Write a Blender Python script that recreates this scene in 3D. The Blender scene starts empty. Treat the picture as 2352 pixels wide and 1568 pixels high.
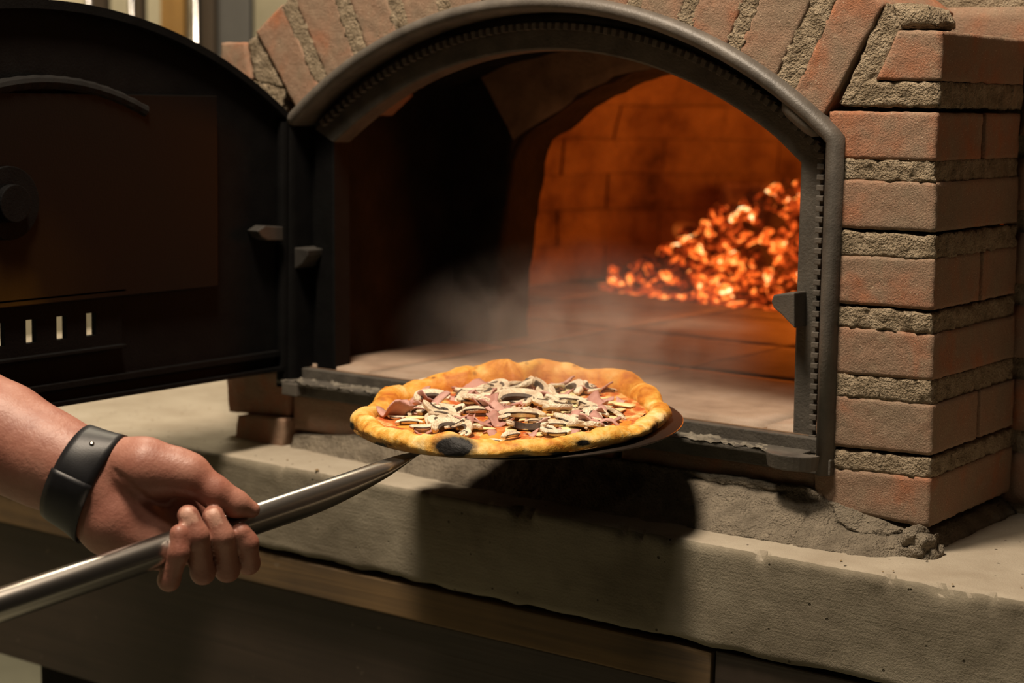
import bpy, bmesh, math, random
import numpy as np
from mathutils import Vector, Matrix

random.seed(11)
rng = np.random.default_rng(11)
sc = bpy.context.scene
COL = sc.collection

# ------------------------------------------------------------------ camera
W, H, F = 2352, 1568, 4100.0
TH, PIT, ROL = math.radians(36.0), math.radians(7.75), math.radians(1.0)
FW = np.array([-math.sin(TH) * math.cos(PIT), math.cos(TH) * math.cos(PIT), -math.sin(PIT)])
_r = np.cross(FW, [0, 0, 1]); _r /= np.linalg.norm(_r); _u = np.cross(_r, FW)
RT = _r * math.cos(ROL) + _u * math.sin(ROL)
UP = -_r * math.sin(ROL) + _u * math.cos(ROL)


def ray(px, py):
    return RT * (px - W / 2) / F - UP * (py - H / 2) / F + FW


CAM = np.array([.36, 0, -.045]) - ray(1888, 1084) * 1.65


def at_y(px, py, y):
    d = ray(px, py); return CAM + d * ((y - CAM[1]) / d[1])


def at_z(px, py, z):
    d = ray(px, py); return CAM + d * ((z - CAM[2]) / d[2])


def at_x(px, py, x):
    d = ray(px, py); return CAM + d * ((x - CAM[0]) / d[0])


def at_d(px, py, t):
    return CAM + ray(px, py) * t


cam = bpy.data.cameras.new('camera'); cam_o = bpy.data.objects.new('camera', cam); COL.objects.link(cam_o)
cam.sensor_width = 36.0; cam.lens = F / W * 36.0; cam.clip_start = .05
m = Matrix.Identity(4)
for i in range(3):
    m[i][0] = RT[i]; m[i][1] = UP[i]; m[i][2] = -FW[i]; m[i][3] = CAM[i]
cam_o.matrix_world = m
cam.dof.use_dof = True; cam.dof.focus_distance = 1.56; cam.dof.aperture_fstop = 5.6
sc.camera = cam_o

# ------------------------------------------------------------------ world, lamps, exposure
w = bpy.data.worlds.new('room_ambience'); sc.world = w; w.use_nodes = True
w.node_tree.nodes['Background'].inputs[0].default_value = (1.0, .84, .62, 1)
w.node_tree.nodes['Background'].inputs[1].default_value = .0065


def area(name, loc, target, size, power, colr, shape='DISK', size_y=None):
    l = bpy.data.lights.new(name, 'AREA'); l.shape = shape; l.size = size
    if size_y: l.size_y = size_y
    l.energy = power; l.color = colr
    o = bpy.data.objects.new(name, l); COL.objects.link(o); o.location = loc
    o.rotation_euler = (Vector(target) - Vector(loc)).to_track_quat('-Z', 'Y').to_euler()
    return o


area('ceiling_lamp', (.10, -.62, 1.72), (.10, -.1, 0), .34, 50, (1.0, .82, .63))
area('front_fill_light', (.25, -1.9, 3.1), (.1, -.3, 0), .5, 26, (1.0, .86, .68))  # unseen fill light added to lift shade on the fronts
area('side_room_lamp', (2.3, -2.5, 1.75), (0, -.4, 0), .10, 1.2, (1.0, .84, .6))
area('back_room_lamp', (-1.3, .9, 1.9), (-1.6, 1.1, 0), .5, 38, (1.0, .86, .64))
fire = bpy.data.lights.new('ember_glow', 'POINT'); fire.energy = 7.5; fire.color = (1.0, .24, .024); fire.shadow_soft_size = .12
fire_o = bpy.data.objects.new('ember_glow', fire); COL.objects.link(fire_o); fire_o.location = (.16, .86, .20)

sc.view_settings.view_transform = 'Standard'; sc.view_settings.look = 'None'
sc.view_settings.exposure = 0.0; sc.view_settings.gamma = 1.0; sc.view_settings.use_curve_mapping = False
sc.cycles.use_denoising = True
sc.cycles.max_bounces = 5
sc.cycles.diffuse_bounces = 3
sc.cycles.glossy_bounces = 2
sc.cycles.transmission_bounces = 1
sc.cycles.adaptive_threshold = .02
sc.cycles.caustics_reflective = False
sc.cycles.caustics_refractive = False
sc.cycles.volume_bounces = 1
sc.cycles.volume_step_rate = 1.0


# ------------------------------------------------------------------ noise
def _hash(i, j, k):
    with np.errstate(over='ignore'):
        h = (i.astype(np.uint32) * np.uint32(374761393) + j.astype(np.uint32) * np.uint32(668265263)
             + k.astype(np.uint32) * np.uint32(2147483647 - 61))
        h = (h ^ (h >> np.uint32(13))) * np.uint32(1274126177)
        h = h ^ (h >> np.uint32(16))
    return (h & np.uint32(0xffffff)).astype(np.float64) / 0xffffff * 2 - 1


def vnoise(P):
    P = np.asarray(P, float) + 5000.0
    I = np.floor(P).astype(np.int64); f = P - I; f = f * f * (3 - 2 * f)
    out = 0
    for a in (0, 1):
        for b in (0, 1):
            for c in (0, 1):
                wgt = (f[:, 0] if a else 1 - f[:, 0]) * (f[:, 1] if b else 1 - f[:, 1]) * (f[:, 2] if c else 1 - f[:, 2])
                out = out + wgt * _hash(I[:, 0] + a, I[:, 1] + b, I[:, 2] + c)
    return out


def fbm(P, freq, octv=3, gain=.5):
    P = np.asarray(P, float); s = 0; a = 1.0
    for o in range(octv):
        s = s + a * vnoise(P * freq + 17.3 * o); a *= gain; freq *= 2.03
    return s


def vnoise3(P, freq, octv=3):
    P = np.asarray(P, float)
    return np.stack([fbm(P + 31.7, freq, octv), fbm(P - 12.1, freq, octv), fbm(P + 77.9, freq, octv)], 1)


# ------------------------------------------------------------------ object helpers
def mesh_data(name, verts, faces, mats, smooth=True, face_mats=None):
    me = bpy.data.meshes.new(name)
    me.from_pydata([tuple(map(float, v)) for v in verts], [], [tuple(map(int, f)) for f in faces])
    for mm in (mats if isinstance(mats, (list, tuple)) else [mats]): me.materials.append(mm)
    if face_mats is not None:
        me.polygons.foreach_set('material_index', np.asarray(face_mats, dtype=np.int32))
    if smooth:
        me.polygons.foreach_set('use_smooth', [True] * len(me.polygons))
    me.update()
    return me


def link(name, me, parent=None, kind=None):
    o = bpy.data.objects.new(name, me); COL.objects.link(o)
    if parent is not None: o.parent = parent
    if kind: o['kind'] = kind
    return o


def obj(name, verts, faces, mats, parent=None, smooth=True, face_mats=None, kind=None):
    return link(name, mesh_data(name, verts, faces, mats, smooth, face_mats), parent, kind)


def tag(o, label, cat=None, group=None, kind=None):
    o['label'] = label
    if cat: o['category'] = cat
    if group: o['group'] = group
    if kind: o['kind'] = kind
    return o


def empty(name, loc=(0, 0, 0)):
    o = bpy.data.objects.new(name, None); COL.objects.link(o); o.location = loc; o.empty_display_size = .05
    return o


def attr(me, name, vals):
    a = me.attributes.new(name, 'FLOAT', 'POINT'); a.data.foreach_set('value', np.asarray(vals, dtype=np.float32))


class MB:
    """collects boxes, prisms and tubes into one mesh"""
    def __init__(s): s.v = []; s.f = []

    def add(s, v, f):
        b = len(s.v); s.v += [tuple(map(float, p)) for p in v]; s.f += [tuple(i + b for i in q) for q in f]; return s

    def box(s, a, b):
        (x0, y0, z0), (x1, y1, z1) = a, b
        return s.add([(x0, y0, z0), (x1, y0, z0), (x1, y1, z0), (x0, y1, z0), (x0, y0, z1), (x1, y0, z1), (x1, y1, z1), (x0, y1, z1)],
                     [(0, 3, 2, 1), (4, 5, 6, 7), (0, 1, 5, 4), (1, 2, 6, 5), (2, 3, 7, 6), (3, 0, 4, 7)])

    def prism(s, poly, fn):
        """poly: list of 2-tuples; fn(p, side) -> xyz for side 0/1"""
        n = len(poly)
        v = [fn(p, 0) for p in poly] + [fn(p, 1) for p in poly]
        f = [tuple(range(n)), tuple(range(2 * n - 1, n - 1, -1))] + [(i, i + n, (i + 1) % n + n, (i + 1) % n) for i in range(n)]
        return s.add(v, f)

    def tube(s, pts, rad, n=12, cap=True, up=(0, 0, 1)):
        pts = [np.array(p, float) for p in pts]; m_ = len(pts); v = []; f = []
        rad = rad if hasattr(rad, '__len__') else [rad] * m_
        for i, p in enumerate(pts):
            t = pts[min(i + 1, m_ - 1)] - pts[max(i - 1, 0)]; t /= np.linalg.norm(t)
            a = np.cross(t, up)
            if np.linalg.norm(a) < 1e-4: a = np.cross(t, (1, 0, 0))
            a /= np.linalg.norm(a); b = np.cross(t, a)
            for k in range(n):
                th = 2 * math.pi * k / n
                v.append(p + rad[i] * (math.cos(th) * a + math.sin(th) * b))
        for i in range(m_ - 1):
            for k in range(n):
                f.append((i * n + k, i * n + (k + 1) % n, (i + 1) * n + (k + 1) % n, (i + 1) * n + k))
        if cap:
            f.append(tuple(range(n - 1, -1, -1))); f.append(tuple(range((m_ - 1) * n, m_ * n)))
        return s.add(v, f)

    def build(s, name, mats, parent=None, smooth=False, kind=None, bevel=0, fix=True):
        o = obj(name, s.v, s.f, mats, parent, smooth, kind=kind)
        bm = bmesh.new(); bm.from_mesh(o.data)
        if fix: bmesh.ops.recalc_face_normals(bm, faces=bm.faces)
        if bevel:
            bmesh.ops.bevel(bm, geom=[e for e in bm.edges if len(e.link_faces) == 2 and e.calc_face_angle(0) > .6], offset=bevel, segments=2, affect='EDGES', profile=.6)
        bm.to_mesh(o.data); bm.free()
        if smooth: o.data.polygons.foreach_set('use_smooth', [True] * len(o.data.polygons))
        return o


def hexa(front, back, res=.005, amp=.0010, freq=60., rnd=.004, seed=0.0, octv=3, lo=2, hi=44):
    """rounded, rough block; front / back: corners TL TR BR BL"""
    fr = [np.array(p, float) for p in front]; bk = [np.array(p, float) for p in back]
    L = [np.linalg.norm(fr[1] - fr[0]), np.linalg.norm(fr[0] - fr[3]), np.linalg.norm(bk[0] - fr[0])]
    n = [int(min(hi, max(lo, round(l / res)))) for l in L]
    ids = {}; uvw = []; faces = []

    def vid(i, j, k):
        key = (i, j, k)
        if key not in ids: ids[key] = len(uvw); uvw.append((i / n[0], j / n[1], k / n[2]))
        return ids[key]
    for k, flip in ((0, False), (n[2], True)):
        for i in range(n[0]):
            for j in range(n[1]):
                q = (vid(i, j, k), vid(i + 1, j, k), vid(i + 1, j + 1, k), vid(i, j + 1, k)); faces.append(q[::-1] if flip else q)
    for i, flip in ((0, True), (n[0], False)):
        for k in range(n[2]):
            for j in range(n[1]):
                q = (vid(i, j, k), vid(i, j, k + 1), vid(i, j + 1, k + 1), vid(i, j + 1, k)); faces.append(q[::-1] if flip else q)
    for j, flip in ((0, False), (n[1], True)):
        for i in range(n[0]):
            for k in range(n[2]):
                q = (vid(i, j, k), vid(i, j, k + 1), vid(i + 1, j, k + 1), vid(i + 1, j, k)); faces.append(q[::-1] if flip else q)
    U = np.array(uvw)
    D = np.minimum(U, 1 - U) * np.array(L)
    srt = np.sort(D, 1); d2 = srt[:, 1]
    g = np.clip(1 - d2 / rnd, 0, 1) ** 2 * rnd * .32
    sgn = np.where(U < .5, 1, -1)
    U2 = U + np.where(D < 1e-9, 1, 0) * sgn * g[:, None] / np.array(L)
    u, v, t = U2[:, :1], U2[:, 1:2], U2[:, 2:3]
    Pf = (fr[3] * (1 - u) + fr[2] * u) * (1 - v) + (fr[0] * (1 - u) + fr[1] * u) * v
    Pb = (bk[3] * (1 - u) + bk[2] * u) * (1 - v) + (bk[0] * (1 - u) + bk[1] * u) * v
    P = Pf * (1 - t) + Pb * t
    P = P + vnoise3(P + seed, freq, octv) * amp
    return P, faces


# ------------------------------------------------------------------ material helpers
def new_mat(name):
    mt = bpy.data.materials.new(name); mt.use_nodes = True
    nt = mt.node_tree; b = nt.nodes['Principled BSDF']
    return mt, nt, b


def N(nt, typ, **kw):
    n = nt.nodes.new(typ)
    for k, v in kw.items(): setattr(n, k, v)
    return n


def coords(nt, kind='Object', scale=None):
    tc = N(nt, 'ShaderNodeTexCoord'); out = tc.outputs[kind]
    if scale is not None:
        mp = N(nt, 'ShaderNodeMapping'); mp.inputs['Scale'].default_value = scale
        nt.links.new(out, mp.inputs[0]); out = mp.outputs[0]
    return out


def noise(nt, vec, scale, detail=4, rough=.55, dist=0):
    detail = min(detail, 3)
    n = N(nt, 'ShaderNodeTexNoise'); n.inputs['Scale'].default_value = scale; n.inputs['Detail'].default_value = detail
    n.inputs['Roughness'].default_value = rough; n.inputs['Distortion'].default_value = dist
    nt.links.new(vec, n.inputs['Vector']); return n.outputs[0]


def ramp(nt, fac, stops, interp='LINEAR'):
    r = N(nt, 'ShaderNodeValToRGB'); cr = r.color_ramp; cr.interpolation = interp
    while len(cr.elements) > 1: cr.elements.remove(cr.elements[-1])
    for i, (p, c) in enumerate(stops):
        e = cr.elements[0] if i == 0 else cr.elements.new(p)
        e.position = p; e.color = (*c, 1) if len(c) == 3 else c
    nt.links.new(fac, r.inputs[0]); return r.outputs[0]


def mix(nt, fac, a, b, typ='MIX'):
    n = N(nt, 'ShaderNodeMix', data_type='RGBA', blend_type=typ)
    for s, v in ((n.inputs[0], fac), (n.inputs[6], a), (n.inputs[7], b)):
        if hasattr(v, 'is_linked') or isinstance(v, bpy.types.NodeSocket): nt.links.new(v, s)
        elif isinstance(v, (int, float)): s.default_value = v
        else: s.default_value = (*v, 1) if len(v) == 3 else v
    return n.outputs[2]


def math_n(nt, op, a, b=None, clamp=False):
    n = N(nt, 'ShaderNodeMath', operation=op); n.use_clamp = clamp
    for s, v in ((n.inputs[0], a), (n.inputs[1], b)):
        if v is None: continue
        if isinstance(v, bpy.types.NodeSocket): nt.links.new(v, s)
        else: s.default_value = v
    return n.outputs[0]


def bump(nt, b, h, strength=.5, dist=.002):
    n = N(nt, 'ShaderNodeBump'); n.inputs['Strength'].default_value = strength; n.inputs['Distance'].default_value = dist
    nt.links.new(h, n.inputs['Height']); nt.links.new(n.outputs[0], b.inputs['Normal']); return n


def attr_n(nt, name):
    n = N(nt, 'ShaderNodeAttribute', attribute_name=name); return n.outputs['Fac']


def rough_stone(name, stops, scale, rough=.92, bscale=180, bstr=.6, bdist=.002, rand=0.0, spots=None, extra_scale=900):
    mt, nt, b = new_mat(name)
    v = coords(nt)
    c = ramp(nt, noise(nt, v, scale, 6, .6), stops)
    if rand:
        oi = N(nt, 'ShaderNodeObjectInfo')
        hs = N(nt, 'ShaderNodeHueSaturation')
        nt.links.new(math_n(nt, 'MULTIPLY_ADD', oi.outputs['Random'], rand), hs.inputs['Value'])
        hs.inputs['Value'].default_value = 1
        nn = math_n(nt, 'ADD', math_n(nt, 'MULTIPLY', oi.outputs['Random'], rand), 1 - rand / 2)
        nt.links.new(nn, hs.inputs['Value'])
        nt.links.new(c, hs.inputs['Color']); c = hs.outputs[0]
    fine = noise(nt, v, extra_scale, 3, .7)
    c = mix(nt, .35, c, ramp(nt, fine, [(.3, (.35, .35, .35)), (.7, (1, 1, 1))]), 'MULTIPLY')
    if spots:
        sv = N(nt, 'ShaderNodeTexVoronoi'); sv.inputs['Scale'].default_value = spots[0]; nt.links.new(v, sv.inputs['Vector'])
        c = mix(nt, ramp(nt, sv.outputs['Distance'], [(spots[1], (1, 1, 1)), (spots[1] + .06, (0, 0, 0))]), c, spots[2])
    nt.links.new(c, b.inputs['Base Color'])
    b.inputs['Roughness'].default_value = rough; b.inputs['Specular IOR Level'].default_value = .2
    hgt = math_n(nt, 'ADD', noise(nt, v, bscale, 6, .65), math_n(nt, 'MULTIPLY', noise(nt, v, bscale * .25, 4, .6), 1.5))
    bump(nt, b, hgt, bstr, bdist)
    return mt


M = {}
# brick: warm red clay dusted with grey-tan cement smears
mt, nt, b = new_mat('clay_brick'); v = coords(nt)
oi = N(nt, 'ShaderNodeObjectInfo')
big = noise(nt, v, 16, 5, .6, .4)
shift = math_n(nt, 'ADD', big, math_n(nt, 'MULTIPLY', math_n(nt, 'SUBTRACT', oi.outputs['Random'], .5), .15))
c = ramp(nt, shift, [(.32, (.28, .205, .145)), (.50, (.32, .205, .14)), (.62, (.36, .18, .11)), (.78, (.44, .165, .075))])
c = mix(nt, ramp(nt, noise(nt, v, 44, 5, .65), [(.52, (0, 0, 0)), (.68, (.45, .45, .45))]), c, (.31, .245, .17))
fine = noise(nt, v, 700, 3, .7)
c = mix(nt, .4, c, ramp(nt, fine, [(.3, (.45, .45, .45)), (.65, (1.05, 1.05, 1.05))]), 'MULTIPLY')
vo = N(nt, 'ShaderNodeTexVoronoi'); vo.inputs['Scale'].default_value = 240; nt.links.new(v, vo.inputs['Vector'])
c = mix(nt, ramp(nt, vo.outputs['Distance'], [(.10, (.55, .55, .55)), (.16, (0, 0, 0))]), c, (.55, .45, .33))
nt.links.new(c, b.inputs['Base Color']); b.inputs['Roughness'].default_value = .95; b.inputs['Specular IOR Level'].default_value = .15
hgt = math_n(nt, 'ADD', noise(nt, v, 560, 6, .75), math_n(nt, 'MULTIPLY', noise(nt, v, 130, 4, .6), .8))
bump(nt, b, hgt, .8, .0018); M['brick'] = mt

M['mortar'] = rough_stone('sandy_mortar', [(.3, (.20, .155, .10)), (.5, (.31, .245, .165)), (.7, (.40, .325, .23))], 60, bscale=420, bstr=1.0, bdist=.0035, spots=(420, .12, (.44, .38, .28)))
M['skirt'] = rough_stone('grey_mortar_skirt', [(.3, (.16, .133, .098)), (.5, (.235, .20, .15)), (.7, (.30, .255, .19))], 40, bscale=420, bstr=1.0, bdist=.004)
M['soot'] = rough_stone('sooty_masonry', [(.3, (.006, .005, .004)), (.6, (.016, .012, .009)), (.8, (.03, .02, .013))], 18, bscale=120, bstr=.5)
M['arch_inner'] = rough_stone('bounce_lit_arch_stone', [(.3, (.13, .075, .04)), (.55, (.27, .16, .09)), (.75, (.36, .22, .125))], 14, bscale=160, bstr=.5)  # brown raised to paint in the fire's bounce on the arch face
M['fire_brick'] = rough_stone('fire_brick', [(.22, (.05, .03, .02)), (.36, (.22, .13, .08)), (.5, (.34, .22, .13)), (.7, (.44, .30, .18))], 11, bscale=70, bstr=.9, bdist=.007, rand=.2, extra_scale=45)
M['fire_joint'] = rough_stone('fire_mortar', [(.3, (.10, .06, .04)), (.7, (.24, .16, .10))], 20, bscale=90)
M['hearth'] = rough_stone('hearth_tile_clay', [(.3, (.26, .19, .14)), (.5, (.36, .27, .20)), (.7, (.42, .33, .26))], 14, bscale=160, bstr=.3, bdist=.001)

# concrete slab: pale dusty top, grey cast face
mt, nt, b = new_mat('cast_concrete'); v = coords(nt)
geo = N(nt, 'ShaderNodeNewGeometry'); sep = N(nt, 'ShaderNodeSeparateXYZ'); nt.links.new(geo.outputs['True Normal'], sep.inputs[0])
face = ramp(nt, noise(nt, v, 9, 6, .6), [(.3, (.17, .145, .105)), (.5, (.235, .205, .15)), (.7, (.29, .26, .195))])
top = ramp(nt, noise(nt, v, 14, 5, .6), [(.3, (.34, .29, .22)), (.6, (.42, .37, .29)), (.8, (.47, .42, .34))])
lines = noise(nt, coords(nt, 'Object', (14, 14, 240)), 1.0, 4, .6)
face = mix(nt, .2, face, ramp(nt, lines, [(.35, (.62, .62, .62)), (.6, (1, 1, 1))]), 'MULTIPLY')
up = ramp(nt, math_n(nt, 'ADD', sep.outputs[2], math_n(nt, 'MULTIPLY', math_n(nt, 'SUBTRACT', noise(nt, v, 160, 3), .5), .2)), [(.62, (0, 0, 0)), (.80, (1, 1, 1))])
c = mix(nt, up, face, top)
vo = N(nt, 'ShaderNodeTexVoronoi'); vo.inputs['Scale'].default_value = 55; nt.links.new(v, vo.inputs['Vector'])
pit = ramp(nt, vo.outputs['Distance'], [(.05, (1, 1, 1)), (.09, (0, 0, 0))])
c = mix(nt, pit, c, (.06, .05, .035))
c = mix(nt, .3, c, ramp(nt, noise(nt, v, 800, 3, .7), [(.3, (.5, .5, .5)), (.7, (1, 1, 1))]), 'MULTIPLY')
nt.links.new(c, b.inputs['Base Color']); b.inputs['Roughness'].default_value = .9; b.inputs['Specular IOR Level'].default_value = .2
hgt = math_n(nt, 'ADD', noise(nt, v, 480, 6, .7), math_n(nt, 'MULTIPLY', lines, .5))
hgt = math_n(nt, 'SUBTRACT', hgt, math_n(nt, 'MULTIPLY', pit, 2.0))
bump(nt, b, hgt, .5, .0018); M['concrete'] = mt

# cast iron
def iron(name, base, rough, metal=.0, bs=420, bstr=.5, spec=.5):
    mt, nt, b = new_mat(name); v = coords(nt)
    c = ramp(nt, noise(nt, v, 40, 5, .6), [(.3, tuple(x * .65 for x in base)), (.7, tuple(x * 1.25 for x in base))])
    nt.links.new(c, b.inputs['Base Color']); b.inputs['Roughness'].default_value = rough; b.inputs['Metallic'].default_value = metal
    b.inputs['Specular IOR Level'].default_value = spec
    bump(nt, b, noise(nt, v, bs, 4, .6), bstr, .0008); return mt


M['iron'] = iron('grey_cast_iron', (.095, .084, .071), .5)
M['iron_plate'] = iron('rough_cast_iron', (.075, .067, .055), .6, bs=300, bstr=.9)
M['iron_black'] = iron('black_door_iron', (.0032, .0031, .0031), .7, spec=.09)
M['iron_dark'] = iron('darker_iron', (.028, .025, .021), .6)  # darker iron for the left catch and hinge lug
M['rope'] = iron('fibre_rope', (.006, .0055, .005), .9, spec=.2)
M['dust'] = rough_stone('ash_dust', [(.3, (.13, .115, .09)), (.7, (.26, .235, .19))], 60, bscale=300, bstr=.8)
mt, nt, b = new_mat('amber_glow_plate'); v = coords(nt)
kd = N(nt, 'ShaderNodeVectorMath', operation='DISTANCE'); nt.links.new(v, kd.inputs[0]); kd.inputs[1].default_value = (-.30, -.39, .185)
c = ramp(nt, math_n(nt, 'ADD', kd.outputs['Value'], math_n(nt, 'MULTIPLY', noise(nt, v, 14, 4), .05)), [(.05, (.05, .024, .003)), (.085, (.014, .0065, .002)), (.15, (.006, .0032, .0022)), (.24, (.004, .0034, .003))])  # amber glow round the knob painted into the plate colour
nt.links.new(c, b.inputs['Base Color']); b.inputs['Roughness'].default_value = .5; b.inputs['Specular IOR Level'].default_value = .10
bump(nt, b, noise(nt, v, 500, 3), .3, .0005); M['plate'] = mt
mt, nt, b = new_mat('brushed_steel'); v = coords(nt)
b.inputs['Base Color'].default_value = (.60, .56, .51, 1); b.inputs['Metallic'].default_value = 1.0; b.inputs['Roughness'].default_value = .24
M['steel'] = mt
mt, nt, b = new_mat('blade_steel'); v = coords(nt)
b.inputs['Base Color'].default_value = (.07, .055, .045, 1); b.inputs['Metallic'].default_value = .9; b.inputs['Roughness'].default_value = .42; M['blade'] = mt


def wood(name, dark, light, scale=(3, 90, 90), rough=.6, bstr=.3):
    mt, nt, b = new_mat(name); v = coords(nt, 'Object', scale)
    g = noise(nt, v, 1.0, 6, .6, .6)
    g2 = noise(nt, coords(nt), 7, 5, .6)
    c = mix(nt, .5, ramp(nt, g, [(.3, dark), (.7, light)]), ramp(nt, g2, [(.3, dark), (.7, light)]))
    sc_ = noise(nt, coords(nt), 34, 3, .5)
    c = mix(nt, ramp(nt, sc_, [(.70, (0, 0, 0)), (.78, (.5, .5, .5))]), c, (.22, .18, .13))
    nt.links.new(c, b.inputs['Base Color']); b.inputs['Roughness'].default_value = rough
    bump(nt, b, g, bstr, .0012); return mt


M['board'] = wood('pine_board', (.045, .030, .017), (.19, .115, .045), rough=.75)
M['panel'] = wood('film_faced_plywood', (.022, .015, .011), (.050, .034, .024), scale=(5, 60, 160), rough=.5)

# ------------------------------------------------------------------ room shell
def plain(name, colr, rough=.8, nscale=6, var=.15):
    mt, nt, b = new_mat(name); v = coords(nt)
    c = ramp(nt, noise(nt, v, nscale, 4), [(.3, tuple(x * (1 - var) for x in colr)), (.7, tuple(min(1, x * (1 + var)) for x in colr))])
    nt.links.new(c, b.inputs['Base Color']); b.inputs['Roughness'].default_value = rough; return mt


M['cream'] = plain('cream_plaster', (.66, .58, .40), .9)
M['floor'] = plain('grey_floor', (.30, .30, .23), .8)
FLZ = -1.05
o = MB().box((-4, -3, FLZ - .05), (3, 4, FLZ)).build('floor', M['floor']); tag(o, 'pale grey-green concrete floor far below the ledge', kind='structure')
BX = -2.35
o = MB().box((BX - .08, -3, FLZ), (BX, 4, 2.4)).build('wall_left', M['cream']); tag(o, 'cream plastered wall behind the open iron door', kind='structure')

# ------------------------------------------------------------------ the ledge, its boards and plinth
LZ, LF = -.105, -.093
xs = np.arange(-1.25, 1.1001, .004)
ysec = list(np.linspace(.75, .0, 12)) + list(np.linspace(-.012, -.086, 14))
sec = [(y, LZ, 0) for y in ysec] + [(-.0905, LZ - .0012, 1), (-.0930, LZ - .005, 1)] + [(LF, z, 2) for z in np.linspace(LZ - .010, LZ - .094, 16)] + [(LF + .003, LZ - .096, 2), (.75, LZ - .096, 3)]
P = np.array([(x, y, z) for x in xs for (y, z, k) in sec]); K = np.array([k for x in xs for (y, z, k) in sec])
n1 = fbm(P, 22, 4); n2 = fbm(P * [1, .2, .2], 55, 4); n3 = fbm(P * [1, 1, 1], 140, 2)
P[:, 2] += np.where(K == 0, n1 * .0010, 0)
chip = np.clip(n2 - .15, 0, 1) * .006 + n3 * .0006
edge = np.clip(1 - np.abs(P[:, 2] - LZ) / .02, 0, 1) * (P[:, 1] < -.07)
P[:, 1] += edge * chip + np.where(K == 2, n1 * .0012 + n3 * .0004, 0)
P[:, 2] -= np.where(K == 1, chip * .7, 0)
low = np.clip(1 - np.abs(P[:, 2] - (LZ - .094)) / .012, 0, 1) * (K == 2)
P[:, 2] += low * (np.clip(fbm(P * [1, 0, 0], 40, 3), -1, 1) * .0022)
ns = len(sec)
faces = [(i * ns + j, i * ns + j + 1, (i + 1) * ns + j + 1, (i + 1) * ns + j) for i in range(len(xs) - 1) for j in range(ns - 1)]
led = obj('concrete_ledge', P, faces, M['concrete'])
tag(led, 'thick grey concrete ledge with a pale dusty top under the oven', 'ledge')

bo = MB(); bo.box((-1.25, -.0900, -.2440), (.300, -.06, -.2075))
o = bo.build('wooden_board', M['board'], bevel=.002); tag(o, 'narrow yellowish brown wooden board under the concrete ledge', 'board')
o = MB().box((-.82, -.072, -.424), (1.1, -.05, -.250)).box((.303, -.087, -.256), (1.1, -.06, -.2055)).build('plywood_panel', M['panel'], bevel=.0015)
tag(o, 'dark brown scuffed plywood panel below the ledge', 'panel')
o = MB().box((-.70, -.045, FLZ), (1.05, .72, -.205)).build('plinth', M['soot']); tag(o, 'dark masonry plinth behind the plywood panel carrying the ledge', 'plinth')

# ------------------------------------------------------------------ the oven
oven = empty('brick_oven', (.03, 0, LZ)); tag(oven, 'brick pizza oven with arched mouth, black iron door and glowing embers inside', 'pizza oven')
bpy.context.view_layer.update()
OFF = np.array([.03, 0, LZ])


def part(name, verts, faces, mats, parent=oven, **kw):
    return obj(name, np.asarray(verts) - OFF, faces, mats, parent, **kw)


def fixp(o):
    """a part built in world space under the oven's Empty"""
    o.data.transform(Matrix.Translation(Vector(-OFF))); return o


AC = np.array([.0275, -.118])


def arcp(deg, r):
    a = math.radians(deg); return AC[0] + r * math.sin(a), AC[1] + r * math.cos(a)


mort_v, mort_f = [], []


def add_mortar(P, f):
    b0 = len(mort_v); mort_v.extend(P.tolist()); mort_f.extend([tuple(i + b0 for i in q) for q in f])


def quad_px(q, y0):
    return [at_y(px, py, y0) for px, py in q]


def block(q3, depth, mortar=False, y_shift=0.0, seed=0.0, **kw):
    fr = [np.array(p) + [0, y_shift, 0] for p in q3]; bk = [np.array([p[0], depth, p[2]]) for p in q3]
    if mortar:
        P, f = hexa(fr, bk, amp=kw.get('amp', .0016), freq=kw.get('freq', 190), rnd=kw.get('rnd', .0015), res=.0034, seed=seed, hi=60); add_mortar(P, f)
    else:
        P, f = hexa(fr, bk, amp=kw.get('amp', .0006), freq=kw.get('freq', 150), rnd=kw.get('rnd', .0017), res=.004, seed=seed, hi=56)
        part('brick', P, f, M['brick'])


XI = .352   # hidden inner side of the right pillar
def pil(lt, rt, rb, lb):
    a, b_, c_, d_ = [at_y(*q, 0) for q in (lt, rt, rb, lb)]
    a = np.array([XI, 0, a[2]]); d_ = np.array([XI, 0, d_[2]])
    return [a, b_, c_, d_]


right = [('b', (1900, 254), (2154, 259), (2149, 371), (1900, 365)), ('m', (1900, 366), (2146, 372), (2147, 416), (1900, 409)),
         ('b', (1900, 410), (2151, 418), (2148, 534), (1900, 522)), ('m', (1900, 528), (2147, 541), (2147, 592), (1900, 584)),
         ('b', (1900, 585), (2148, 593), (2143, 714), (1900, 694)), ('m', (1900, 699), (2140, 719), (2140, 766), (1900, 745)),
         ('b', (1900, 747), (2144, 768), (2141, 875), (1900, 857)), ('m', (1900, 859), (2139, 878), (2139, 927), (1900, 905)),
         ('b', (1900, 907), (2144, 930), (2139, 1047), (1900, 1024)), ('m', (1900, 1031), (2137, 1054), (2137, 1095), (1900, 1071)),
         ('b', (1890, 1072), (2138, 1098), (2132, 1213), (1890, 1166))]
for i, (k, *q) in enumerate(right):
    if k == 'm':
        ut = 0 if i in (3, 5, 9) else 4
        q = [(q[0][0], q[0][1] - ut), (q[1][0], q[1][1] - ut), (q[2][0], q[2][1] + 4), (q[3][0], q[3][1] + 4)]
    q3 = pil(*q)
    if k == 'm':
        block(q3, .20, True, .0003, seed=i * 3.1)
    else:
        split = .106 if i % 4 == 0 else .20
        block(q3, split, seed=i * 3.1)
        if split < .2:
            fr = [np.array([p[0], split + .006, p[2]]) for p in q3]
            block(fr, .20, seed=i * 3.1 + 1)
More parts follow.
